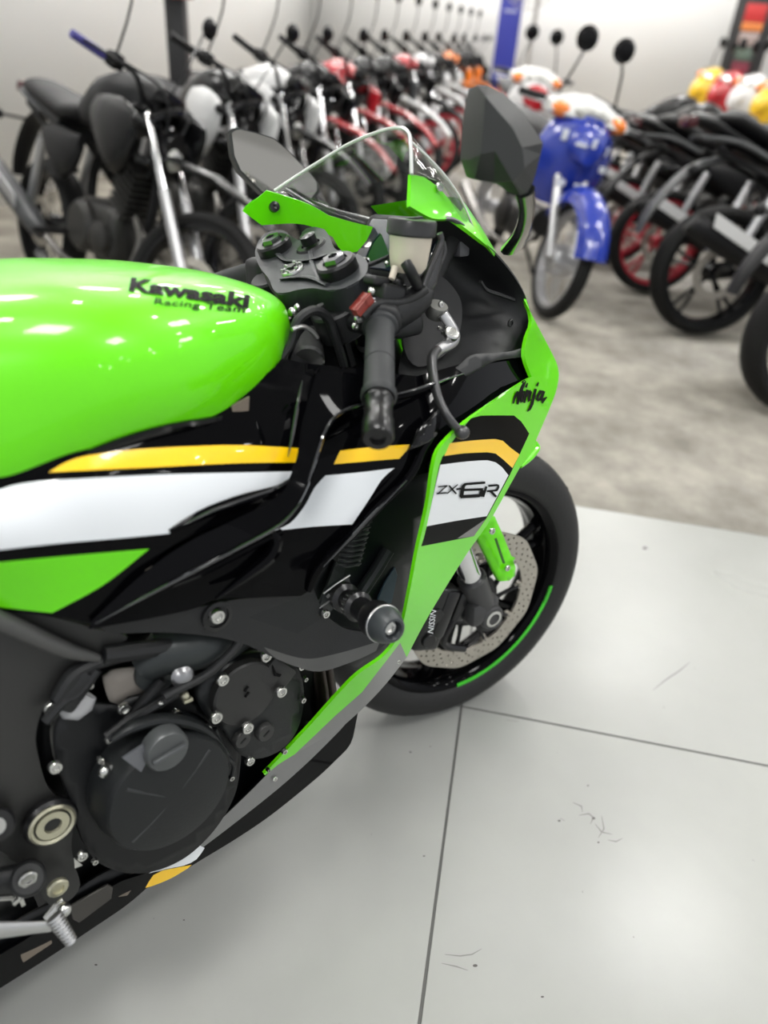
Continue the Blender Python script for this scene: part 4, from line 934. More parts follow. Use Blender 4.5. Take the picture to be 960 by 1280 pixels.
# ---- unseen rear half: plain but real
mb=MB().m(TIRE); RW=Matrix.Translation(V(0,0,.31))
mb.lathe((0,0,0),YA,arcprof([(.222,-.07),(.245,-.088),(.275,-.088),(.298,-.055),(.312,0),(.298,.055),(.275,.088),(.245,.088),(.222,.07)],4),72,x=(1,0,0)); mb.xf(RW).build('rear_tire',BK)
mb=MB().m(BLK); mb.lathe((0,0,0),YA,[(.226,-.072),(.212,-.06),(.205,0),(.212,.06),(.226,.072)],72,x=(1,0,0)); mb.lathe((0,0,0),YA,[(.015,-.08),(.05,-.07),(.05,.07),(.015,.08)],32,x=(1,0,0))
for i in range(6):
    a=2*PI*i/6; e=V(math.cos(a),0,math.sin(a)); mb.tube([e*.04,e*.12,e*.21],[.018,.012,.014],8,3)
mb.xf(RW).build('rear_rim',BK)
mb=MB().m(CHAR)
for s in (-1,1): mb.tube([V(.56,s*.11,.40),V(.35,s*.13,.38),V(.0,s*.13,.31)],[.035,.03,.022],12,5,flat=1.4)
mb.build('swingarm',BK)
mb=MB().m(MBLK); mb.loft([[V(x,w*math.cos(a),z+h*math.sin(a)) for a in [2*PI*k/20 for k in range(20)]] for x,z,w,h in [(.56,.80,.10,.02),(.48,.83,.13,.035),(.30,.83,.15,.04),(.14,.86,.12,.035),(.10,.90,.09,.02)]]); mb.build('seat',BK)
mb=MB().m(GREEN); mb.loft([[V(x,w*math.cos(a),z+h*math.sin(a)) for a in [2*PI*k/24 for k in range(24)]] for x,z,w,h in [(.42,.78,.15,.04),(.20,.83,.15,.05),(.0,.90,.12,.05),(-.18,.97,.07,.035),(-.28,1.0,.02,.01)]]); mb.build('tail_cowl',BK)
mb=MB().m(MBLK)
for s in (-1,1): mb.tube([V(.60,s*.10,.72),V(.3,s*.09,.76),V(0,s*.06,.86)],.015,8,3)
mb.build('subframe',BK)
mb=MB().m(ENGD); mb.tube([V(.55,-.06,.16),V(.42,-.09,.18),V(.30,-.17,.24),V(.12,-.20,.36)],[.035,.05,.06,.05],16,5); mb.build('silencer',BK)
mb=MB().m(MBLK); sy=.17*math.cos(BL); mb.tube([V(.60,.14,.26),V(.60,.24,.12),V(.60,.305,.056)],.010,10,3); mb.cyl(V(.60,.31,.062),V(.60,.315,.050),.022); mb.build('side_stand',BK)
# ================================================================== ROOM
N1=V(.136,.991,0).normalized(); N2=V(N1.y,-N1.x,0)     # building axes: away from the camera, to the right
A0=Wg(576.7,882.5); C0=Wg(722,632)
D1=(C0-A0).dot(N1)                                      # from tile joint to the tile edge
def bl(a,b,z=0): p=A0+N2*a+N1*b; return V(p.x,p.y,z)
def grout_mat():
    m=bpy.data.materials.new('porcelain_tile'); m.use_nodes=True; nt=m.node_tree; b=nt.nodes['Principled BSDF']
    tc=nt.nodes.new('ShaderNodeTexCoord')
    def tex(sc,det=6,dist=0):
        n=nt.nodes.new('ShaderNodeTexNoise'); n.inputs['Scale'].default_value=sc; n.inputs['Detail'].default_value=det; n.inputs['Distortion'].default_value=dist; nt.links.new(tc.outputs['Object'],n.inputs['Vector']); return n
    n1=tex(2.2,8,.4); n2=tex(14,6,.2)
    mx=nt.nodes.new('ShaderNodeMix'); mx.data_type='RGBA'; mx.inputs[6].default_value=(.31,.315,.297,1); mx.inputs[7].default_value=(.39,.395,.377,1)
    ad=nt.nodes.new('ShaderNodeMath'); ad.operation='MULTIPLY_ADD'; ad.inputs[1].default_value=.35; nt.links.new(n2.outputs['Fac'],ad.inputs[0]); 
    ad2=nt.nodes.new('ShaderNodeMath'); ad2.operation='MULTIPLY'; ad2.inputs[1].default_value=.65; nt.links.new(n1.outputs['Fac'],ad2.inputs[0]); nt.links.new(ad2.outputs[0],ad.inputs[2])
    nt.links.new(ad.outputs[0],mx.inputs[0])
    # tiny dark specks
    sp=tex(55,2); rp=nt.nodes.new('ShaderNodeValToRGB'); rp.color_ramp.elements[0].position=.20; rp.color_ramp.elements[1].position=.235; rp.color_ramp.elements[0].color=(.45,.45,.43,1)
    nt.links.new(sp.outputs['Fac'],rp.inputs[0]); m2=nt.nodes.new('ShaderNodeMix'); m2.data_type='RGBA'; m2.blend_type='MULTIPLY'; m2.inputs[0].default_value=1
    nt.links.new(mx.outputs[2],m2.inputs[6]); nt.links.new(rp.outputs[0],m2.inputs[7]); nt.links.new(m2.outputs[2],b.inputs['Base Color'])
    rr_=nt.nodes.new('ShaderNodeMapRange'); rr_.inputs[3].default_value=.25; rr_.inputs[4].default_value=.33; nt.links.new(n1.outputs['Fac'],rr_.inputs[0]); nt.links.new(rr_.outputs[0],b.inputs['Roughness'])
    bp=nt.nodes.new('ShaderNodeBump'); bp.inputs['Strength'].default_value=.02; bp.inputs['Distance'].default_value=.01; n3=tex(9,4); nt.links.new(n3.outputs['Fac'],bp.inputs['Height']); nt.links.new(bp.outputs[0],b.inputs['Normal'])
    return m
def concrete_mat():
    m=bpy.data.materials.new('worn_concrete'); m.use_nodes=True; nt=m.node_tree; b=nt.nodes['Principled BSDF']
    tc=nt.nodes.new('ShaderNodeTexCoord'); mp=nt.nodes.new('ShaderNodeMapping'); mp.inputs['Scale'].default_value=(1.15,1.0,1); nt.links.new(tc.outputs['Object'],mp.inputs[0])
    n=nt.nodes.new('ShaderNodeTexNoise'); n.inputs['Scale'].default_value=3.4; n.inputs['Detail'].default_value=9; n.inputs['Roughness'].default_value=.62; nt.links.new(mp.outputs[0],n.inputs['Vector'])
    r=nt.nodes.new('ShaderNodeValToRGB'); e=r.color_ramp.elements; e[0].position=.33; e[0].color=(.20,.18,.150,1); e[1].position=.68; e[1].color=(.47,.435,.37,1); x=e.new(.5); x.color=(.32,.295,.25,1)
    nt.links.new(n.outputs['Fac'],r.inputs[0]); nt.links.new(r.outputs[0],b.inputs['Base Color']); b.inputs['Roughness'].default_value=.42
    return m
TL=grout_mat(); CN=concrete_mat(); GRT=mat('grout',(.10,.10,.095),.8)
# tiled platform: separate tiles with thin joints in one floor mesh
mb=MB()
S=D1; g=.0017
mb.m(GRT); mb.prism([bl(-6*S,S,-.02),bl(7*S,S,-.02),bl(7*S,-5*S,-.02),bl(-6*S,-5*S,-.02)],(0,0,.0185)); mb.m(TL)
for i in range(-6,7):
    for j in range(-5,1):
        a0,a1,b0,b1=i*S+g,(i+1)*S-g,j*S+g,(j+1)*S-g
        vs=[bl(a0,b0,-.004),bl(a1,b0,-.004),bl(a1,b1,-.004),bl(a0,b1,-.004)]
        t=[bl(a0+.0012,b0+.0012,0),bl(a1-.0012,b0+.0012,0),bl(a1-.0012,b1-.0012,0),bl(a0+.0012,b1-.0012,0)]
        mb.poly(vs+t,[(4,5,6,7),(0,1,5,4),(1,2,6,5),(2,3,7,6),(3,0,4,7)])
# scuffs rubbed on the tiles
mb.m(mat('scuff',(.20,.20,.19),.5)); 
def scuff(pts,w):
    rb=ribbon(pts,w); vs=[Wg(u,v,.0004) for u,v in rb]; n=len(pts)
    mb.poly(vs,[(k,k+1,2*n-2-k,2*n-1-k) for k in range(n-1)])
for pts in [[(716,1003),(727,1008),(728,1015)],[(724,1019),(736,1017),(742,1022),(738,1030)],[(744,1030),(752,1040),(765,1043)],[(700,1023),(706,1026)],[(752,1020),(755,1036),(748,1047)],[(760,1050),(770,1052),(778,1048)],[(556,1193),(575,1195),(590,1193),(602,1186)],[(552,1204),(570,1208),(585,1213)],[(816,863),(832,850),(850,838),(862,828)],[(634,900),(648,902)],[(806,685),(812,686)]]:
    scuff(pts,[.6]+[1.7]*(len(pts)-2)+[.6])
mb.m(mat('dirt_spot',(.09,.085,.08),.7))
for u,v,r in [(594,1207,3.2),(678,1246,2.2),(742,1023,2.2),(699,1026,2),(748,1053,1.6),(230,1150,1.4),(513,940,1.6),(530,1070,1.5),(735,982,1.3),(120,1206,2),(806,685,3)]:
    vs=[Wg(u+r*math.cos(a),v+r*.6*math.sin(a),.0005) for a in [2*PI*k/8 for k in range(8)]]; mb.poly(vs,[tuple(range(8))])
fl=mb.build('floor',ang=15,fixn=False); tag(fl,kind='structure')
mb=MB().m(CN); mb.prism([bl(-9,S+.001,-.01),bl(-9,20,-.01),bl(12,20,-.01),bl(12,S+.001,-.01)],(0,0,.0098)); cf2=mb.build('floor',ang=None); tag(cf2,kind='structure')
WALLM=mat('white_wall',(.90,.90,.89),.6,noise=.03,nscale=1)
DB=12.2; HC=3.7; LW=-3.35; RW_=7.5
def az(u,v=100): d=RC.T@np.array([(u-480)/CF,(v-640)/CF,1.]); return V(d[0],d[1],0).normalized()
def wall(name,a,b,c,d,th):
    mb=MB().m(WALLM); n=(b-a).cross(V(0,0,1)).normalized()*th
    mb.prism([V(a.x,a.y,-.02),V(b.x,b.y,-.02),V(b.x,b.y,HC),V(a.x,a.y,HC)],n); return tag(mb.build(name,ang=None),kind='structure')
def cr0(a,b,z=0): p=N2*a+N1*b; return V(p.x,p.y,z)
wall('wall_back',cr0(LW,DB),cr0(RW_,DB),0,0,-.1)
wall('wall_left',cr0(LW,-3.6),cr0(LW,DB),0,0,-.1)
mb=MB().m(mat('ceiling_white',(.82,.82,.81),.8)); mb.prism([cr0(LW,-3.6,HC),cr0(RW_,-3.6,HC),cr0(RW_,DB,HC),cr0(LW,DB,HC)],(0,0,.08)); tag(mb.build('ceiling',ang=None),kind='structure')
# ceiling lamps: one column matched to tile reflections, more added to brighten wall and floor
LE=mat('lamp_glow',(1,.99,.965),.5,emit=34)
G1,G2=Wg(782,812),Wg(828,1150)
kk=1+HC/CH
L1=V(G1.x*kk,G1.y*kk,0); L2=V(G2.x*kk,G2.y*kk,0)
sp_=(L1-L2).dot(N1); lat=(L1.dot(N2)+L2.dot(N2))/2; dep=L2.dot(N1)
k=0
for la,js in ((lat-4.4,(0,1,2,3,4)),(lat,(-1,0,1,2,3)),(lat+2.6,(0,2)),(lat-2.2,(-2,-1,2,3,4,5)),(lat-3.3,(1,3))):
    for j in js:
        dd=dep+j*sp_
        if dd>DB-.6 or la<LW+.5: continue
        c=cr0(la,dd,HC)
        t=empty('ceiling_lamp_and_fill',c); tag(t,'square white lamp panel among the reflected and added fill ceiling lamps','ceiling light','ceiling lamps')
        mb=MB().m(mat('lamp_frame',(.6,.6,.6),.4)); s=.34
        for sx,sy,w,h in ((1,0,.02,.36),(-1,0,.02,.36),(0,1,.36,.02),(0,-1,.36,.02)):
            q=N2*(sx*.33)+N1*(sy*.33); mb.box(q+V(0,0,-.012),(w*2 if sx else .70,h*2 if not sy else .04,.024),ax=(N2,N1,V(0,0,1)))
        mb.build('lamp_frame',t); mb=MB().m(LE); mb.box(V(0,0,-.006),(.62,.62,.010),ax=(N2,N1,V(0,0,1))); mb.build('diffuser',t)
# rows of small round downlights further out
for la in (lat+1.3,lat+2.6,lat+3.9,lat-3.1,lat-1.1):
    for j in range(7):
        dd=-2.9+1.9*j
        if la<LW+.5 or la>RW_-.4 or dd>DB-.5 or (abs(la-lat)<2 and j<3): continue
        t=empty('downlight',cr0(la,dd,HC)); tag(t,'small round white downlight set in the ceiling','ceiling light','round ceiling downlights')
        mb=MB().m(mat('lamp_frame',(.6,.6,.6),.4)); mb.lathe((0,0,0),(0,0,-1),[(.125,0),(.125,.012),(.105,.016),(.10,.006)],28); mb.build('lamp_ring',t)
        mb=MB().m(mat('downlight_glow',(1,.985,.95),.5,emit=75)); mb.lathe((0,0,0),(0,0,-1),[(.102,.002),(.10,.008),(0,.009)],28); mb.build('diffuser',t)
# world: even ambient fill added through the sides left without walls
w=bpy.data.worlds.new('ambient_fill'); SC.world=w; w.use_nodes=True; w.node_tree.nodes['Background'].inputs[0].default_value=(.93,.96,1,1); w.node_tree.nodes['Background'].inputs[1].default_value=.72
# ================================================================== PARKED MOTORCYCLES
BP={'blk':mat('bike_black',(.004,.004,.0045),.25,0,0,spec=.3),'mb':mat('bike_matte',(.006,.006,.007),.5,spec=.3),'red':mat('bike_red',(.38,.012,.02),.25,0,.6),'wht':mat('bike_white',(.62,.62,.62),.3,0,.5),
 'org':mat('bike_orange',(.80,.20,.015),.3,0,.5),'sil':mat('bike_silver',(.45,.45,.46),.3,.7),'blu':mat('bike_blue',(.012,.035,.33),.22,0,.8),'yel':mat('bike_yellow',(.75,.48,.02),.3,0,.5),'gry':mat('bike_grey',(.05,.052,.055),.4)}
TI2=mat('parked_tire',(.005,.005,.005),.7,spec=.3); AMB=mat('amber_lens',(.85,.22,.03),.2,0,.5); LEN=mat('lamp_lens',(.55,.55,.52),.12,.3,.8); MIR2=MIRR; ENS=mat('parked_engine',(.05,.049,.047),.4,.7); PIPE=mat('parked_exhaust',(.22,.21,.2),.25,.9)
REDM=mat('red_rim',(.42,.012,.03),.3,0,.4); TLR=mat('tail_lens',(.40,.01,.01),.2,0,.6); SHR=mat('shield_white',(.58,.58,.57),.35)
def wheel(root,x,r,w,rimm,name,spokes='cast',n=5,disc=True):
    c=V(x,0,r)
    mb=MB().m(TI2); ri=r-.062; mb.lathe(c,YA,[(ri+.01,-w*.42),(r-.03,-w*.5),(r-.012,-w*.36),(r,0),(r-.012,w*.36),(r-.03,w*.5),(ri+.01,w*.42)],40,x=(1,0,0)); mb.build(name+'_tire',root)
    mb=MB().m(rimm); mb.lathe(c,YA,[(ri+.012,-w*.36),(ri-.008,-w*.34),(ri-.016,0),(ri-.008,w*.34),(ri+.012,w*.36)],40,x=(1,0,0)); mb.lathe(c,YA,[(0,-.05),(.035,-.05),(.045,0),(.035,.05),(0,.05)],16,x=(1,0,0))
    if spokes=='cast':
        for i in range(n):
            a=2*PI*i/n+.3; e=V(math.cos(a),0,math.sin(a)); t=V(-e.z,0,e.x)
            for d in (-1,1): mb.tube([c+e*.03,c+e*(ri*.55)+t*.012*d,c+e*(ri-.008)+t*.03*d],.010,6,2)
    else:
        for i in range(20):
            a=2*PI*i/20; e=V(math.cos(a),0,math.sin(a)); a2=a+(.35 if i%2 else -.35); e2=V(math.cos(a2),0,math.sin(a2)); mb.tube([c+e*.035+V(0,.03*(1 if i%4<2 else -1),0),c+e2*ri],.0025,4,1)
    rm=mb.build(name+'_rim',root)
    if disc:
        mb=MB().m(DISC); mb.lathe(c+V(0,-.06,0),YA,[(.085,0),(.12,0),(.12,.004),(.085,.004),(.085,0)],28,x=(1,0,0)); mb.build('brake_disc',rm)
def sect(x,z,w,h,n=16,e=1.0,y=0):
    out=[]
    for k in range(n):
        a=2*PI*k/n; cx=math.copysign(abs(math.cos(a))**e,math.cos(a)); cz=math.copysign(abs(math.sin(a))**e,math.sin(a)); out.append(V(x,y+w*cx,z+h*cz))
    return out
def part(root,name,m,fn,ang=35):
    mb=MB().m(m); fn(mb); return mb.build(name,root,ang=ang)
def controls(root,hx,hz,rise=.06,hw=.37,mir_=True,pull=.10,stalk=.22,mr=.055,gripm=None,steerdeg=0):
    part(root,'handlebar',BP['mb'],lambda b:b.tube([V(hx-pull,-hw+.10,hz+rise),V(hx-.02,-.14,hz+rise),V(hx,-.05,hz),V(hx,.05,hz),V(hx-.02,.14,hz+rise),V(hx-pull,hw-.10,hz+rise)],.011,8,4))
    for s in (-1,1):
        part(root,'grip',gripm or BP['mb'],lambda b:b.cyl(V(hx-pull*.85,s*(hw-.14),hz+rise),V(hx-pull*1.25,s*hw,hz+rise),.017,.016,12,bev=.003))
        part(root,'control_pod',BP['blk'],lambda b:(b.box(V(hx-pull*.7,s*(hw-.18),hz+rise+.005),(.055,.06,.055),bev=.012),b.tube([V(hx-pull*.5,s*(hw-.19),hz+rise),V(hx-pull*.3,s*(hw-.1),hz+rise-.005),V(hx-pull*.7,s*(hw-.0),hz+rise-.01)],.006,6,3)))
        if mir_:
            m_=part(root,'mirror',BP['blk'],lambda b:(b.tube([V(hx-pull*.7,s*(hw-.18),hz+rise+.02),V(hx-pull*.4,s*(hw-.15),hz+rise+stalk*.6),V(hx-pull*.5,s*(hw-.10),hz+rise+stalk)],.005,6,3),b.lathe(V(hx-pull*.5,s*(hw-.07),hz+rise+stalk+.03),(-1,0,.1),[(0,-.022),(mr*.6,-.018),(mr,0),(mr*.95,.004),(0,.004)],20,sx=.75,x=(0,0,1))))
            part(m_,'mirror_glass',MIR2,lambda b:b.lathe(V(hx-pull*.5-.005,s*(hw-.07),hz+rise+stalk+.03),(-1,0,.1),[(mr*.9,0),(mr*.88,.002),(0,.002)],20,sx=.75,x=(0,0,1)))
def street(name,label,body=BP['red'],rim=BP['blk'],forkm=BP['sil'],shroud=BP['blk'],gripm=None,mir_=True,gold=False,fender=None,offroad=False,silm=BP['gry'],guard=BP['mb'],tailup=0,plate=False,rise=.07,hw=.35,stalk=.22,HZ=.97,steer_deg=0):
    r=empty(name); tag(r,label,'motorcycle')
    R=.31 if offroad else .30; wb=1.33; fx=wb; 
    wheel(r,wb,R,.085 if offroad else .10,rim,'front','wire' if offroad else 'cast'); wheel(r,0,.30,.13,rim,'rear','wire' if offroad else 'cast')
    hx,hz=.93,HZ; 
    for s in (-1,1):
        lo=V(fx,s*.085,R); hi=V(hx+.02,s*.085,hz-.02); d=(hi-lo)
        fk=part(r,'fork_leg',forkm,lambda b:b.cyl(lo,lo+d*.55,.026,.022,14)); part(fk,'fork_tube',CHR,lambda b:b.cyl(lo+d*.5,hi,.0175,n=12))
        part(fk,'axle_clamp',BP['sil'],lambda b:b.box(lo,(.05,.04,.06),bev=.01))
    part(r,'triple_clamp',BP['blk'],lambda b:(b.box(V(hx,0,hz-.02),(.07,.23,.03),bev=.01),b.box(V(hx+.08,0,hz-.20),(.07,.23,.035),bev=.01),b.tube([V(hx+.08,0,hz-.20),V(hx+.04,0,hz-.11),V(hx,0,hz-.02)],.022,10,1)))
    controls(r,hx-.02,hz+.02,rise=rise,hw=hw,gripm=gripm,mir_=mir_,stalk=stalk)
    hl=part(r,'headlight',BP['blk'],lambda b:(b.loft([sect(hx+.05,hz-.10,.045,.05),sect(hx+.10,hz-.12,.062,.08),sect(hx+.14,hz-.13,.064,.085)]),b.tube([V(hx+.06,-.10,hz-.05),V(hx+.10,0,hz+.03),V(hx+.06,.10,hz-.05)],.02,8,3)))
    part(hl,'headlight_lens',LEN,lambda b:b.loft([sect(hx+.14,hz-.15,.044,.044),sect(hx+.16,hz-.15,.034,.034),sect(hx+.165,hz-.15,.012,.012)]))
    for s in (-1,1): part(r,'turn_signal',BP['mb'],lambda b:(b.ball(V(hx+.06,s*.17,hz-.08),.026,12,(1,1,.8)),b.cyl(V(hx+.04,s*.09,hz-.08),V(hx+.05,s*.16,hz-.08),.008,n=8)))
    part(r,'instrument_cluster',BP['blk'],lambda b:b.box(V(hx+.05,0,hz+.06),(.07,.14,.06),bev=.015))
    part(r,'fuel_tank',body,lambda b:b.loft([sect(.40,.84,.07,.05),sect(.50,.86,.12,.09),sect(.64,.90,.15,.12,e=.85),sect(.78,.93,.15,.12,e=.85),sect(.88,.93,.10,.09),sect(.92,.93,.05,.05)]),60)
    for s in (-1,1):
        part(r,'tank_shroud',shroud,lambda b:b.loft([sect(.66,.86,.02,.04,y=s*.13),sect(.74,.85,.04,.09,y=s*.14),sect(.84,.81,.05,.14,y=s*.145),sect(.94,.80,.045,.14,y=s*.15),sect(1.01,.83,.03,.09,y=s*.15),sect(1.05,.86,.012,.04,y=s*.15)]),60)
        part(r,'side_panel',body,lambda b:b.loft([sect(.16,.72,.02,.03,y=s*.11),sect(.26,.69,.035,.08,y=s*.12),sect(.38,.66,.04,.11,y=s*.125),sect(.48,.68,.03,.08,y=s*.125),sect(.54,.72,.015,.04,y=s*.12)]),60)
        part(r,'grab_handle',BP['gry'],lambda b:b.tube([V(.10,s*.10,.80),V(-.08,s*.11,.86),V(-.22,s*.06,.87)],.012,8,4))
    part(r,'seat',BP['mb'],lambda b:b.loft([sect(.60,.86,.06,.03),sect(.50,.85,.12,.045),sect(.32,.83,.14,.05),sect(.14,.86,.13,.05),sect(-.08,.90+tailup,.11,.04),sect(-.16,.90+tailup,.06,.02)]),60)
    part(r,'tail_section',body,lambda b:b.loft([sect(.30,.77,.12,.05),sect(.05,.82,.11,.05),sect(-.18,.88+tailup,.07,.04),sect(-.28,.90+tailup,.03,.02)]),60)
    part(r,'tail_light',TLR,lambda b:b.box(V(-.28,0,.88+tailup),(.05,.12,.05),bev=.015))
    rf=part(r,'rear_fender',BP['mb'],lambda b:(b.tube([V(-.05,0,.80),V(-.22,0,.74),V(-.36,0,.58),V(-.41,0,.46)],[.05,.05,.045,.035],10,4,flat=.35,up=(0,1,0)),))
    for s in (-1,1): part(r,'rear_signal',BP['mb'],lambda b:(b.ball(V(-.28,s*.15,.74),.024,12),b.cyl(V(-.25,s*.03,.74),V(-.28,s*.14,.74),.007,n=8)))
    if plate: part(rf,'plate_holder',BP['wht'],lambda b:b.box(V(-.40,0,.58),(.012,.20,.14),ax=(V(.9,0,.4),V(0,1,0),V(-.4,0,.9)),bev=.004))
    fm=fender or BP['blk']
    if offroad: part(r,'front_fender',fm,lambda b:b.loft([[V(x,w*t,z-.025*t*t) for t in (-1,-.7,-.3,0,.3,.7,1)]+[V(x,w*t,z-.012-.025*t*t) for t in (1,.7,.3,0,-.3,-.7,-1)] for x,z,w in [(.98,.76,.05),(1.10,.78,.07),(1.30,.76,.075),(1.48,.70,.06),(1.60,.63,.03)]]))
    else: part(r,'front_fender',fm,lambda b:b.loft([[V(fx+q*math.cos(a),.065*t,R+q*math.sin(a)) for t,q in [(-1,.31),(-.7,.335),(0,.345),(.7,.335),(1,.31),(.7,.328),(0,.337),(-.7,.328)]] for a in [math.radians(40+110*i/10) for i in range(11)]]))
    part(r,'engine',ENS,lambda b:(b.box(V(.66,0,.40),(.34,.24,.24),bev=.05,seg=3),b.lathe(V(.60,-.12,.40),YA,[(.11,0),(.11,.02),(.09,.04),(0,.045)],28),b.lathe(V(.76,-.11,.38),YA,[(.07,0),(.07,.03),(.05,.045),(0,.05)],24)))
    part(r,'cylinder_head',ENS,lambda b:[b.box(V(.80+.012*i,0,.52+.026*i),(.15,.17,.012),ax=(V(.9,0,-.42),V(0,1,0),V(.42,0,.9)),bev=.003) for i in range(8)])
    part(r,'frame',BP['mb'],lambda b:(b.tube([V(.92,0,.95),V(.98,0,.70),V(.92,0,.42),V(.78,0,.26),V(.5,0,.25)],.02,8,4),b.tube([V(.90,0,.90),V(.6,0,.78),V(.42,0,.60),V(.42,0,.32)],.022,8,4),*[b.tube([V(.42,s*.08,.60),V(.1,s*.08,.74),V(-.15,s*.06,.82)],.012,8,3) for s in (-1,1)]))
    for s in (-1,1): part(r,'swingarm',BP['blk'],lambda b:b.tube([V(.45,s*.10,.36),V(.2,s*.11,.33),V(-.02,s*.10,.30)],.022,8,3)); part(r,'shock_absorber',BP['sil'],lambda b:b.tube([V(.03,s*.12,.38),V(.16,s*.12,.70)],.022,10,1))
    part(r,'exhaust_pipe',PIPE,lambda b:b.tube([V(.90,-.04,.50),V(.98,-.06,.40),V(.86,-.10,.22),V(.5,-.14,.22),V(.25,-.16,.30)],.018,10,4))
    sx=part(r,'silencer',silm,lambda b:b.tube([V(.28,-.17,.29),V(.18,-.18,.34),V(-.20,-.20,.50),V(-.26,-.20,.53)],[.03,.05,.052,.04],14,3)); part(sx,'heat_shield',BP['sil'],lambda b:b.prism([V(.14,-.235,.37),V(-.18,-.255,.52),V(-.18,-.255,.58),V(.14,-.235,.43)],(0,-.006,0),bev=.002))
    [part(r,'footpeg',BP['mb'],lambda b:b.cyl(V(.40,s*.12,.33),V(.40,s*.26,.33),.014,n=10)) for s in (-1,1)]
    part(r,'chain_guard',BP['mb'],lambda b:b.box(V(.2,.12,.40),(.36,.02,.06),ax=(V(1,0,.1),V(0,1,0),V(-.1,0,1)),bev=.006))
    part(r,'side_stand',BP['mb'],lambda b:b.tube([V(.5,.12,.28),V(.47,.21,.14),V(.45,.27,.04)],.012,8,3))
    part(r,'cables',BP['mb'],lambda b:(b.tube([V(hx-.05,-.18,hz+.10),V(hx+.09,-.10,hz+.06),V(hx+.10,-.03,hz-.10),V(hx+.04,0,hz-.25)],.005,6,4),b.tube([V(hx-.05,.18,hz+.10),V(hx+.10,.08,hz+.05),V(hx+.10,.03,hz-.12),V(hx+.04,0,hz-.25)],.005,6,4)))
    if steer_deg:
        ax=(V(hx+.02,0,hz)-V(fx,0,R)).normalized(); o=V(hx+.02,0,hz)
        mx=Matrix.Translation(o)@Matrix.Rotation(math.radians(steer_deg),4,ax)@Matrix.Translation(-o)
        for ch in r.children_recursive:
            if ch.name.split('.')[0] in ('front_tire','front_rim','brake_disc','fork_leg','fork_tube','axle_clamp','triple_clamp','handlebar','grip','control_pod','mirror','mirror_glass','headlight','headlight_lens','turn_signal','instrument_cluster','front_fender','cables') and not (ch.name.split('.')[0]=='brake_disc' and ch.parent.name.split('.')[0]=='rear_rim'):
                ch.data.transform(mx)
    return r
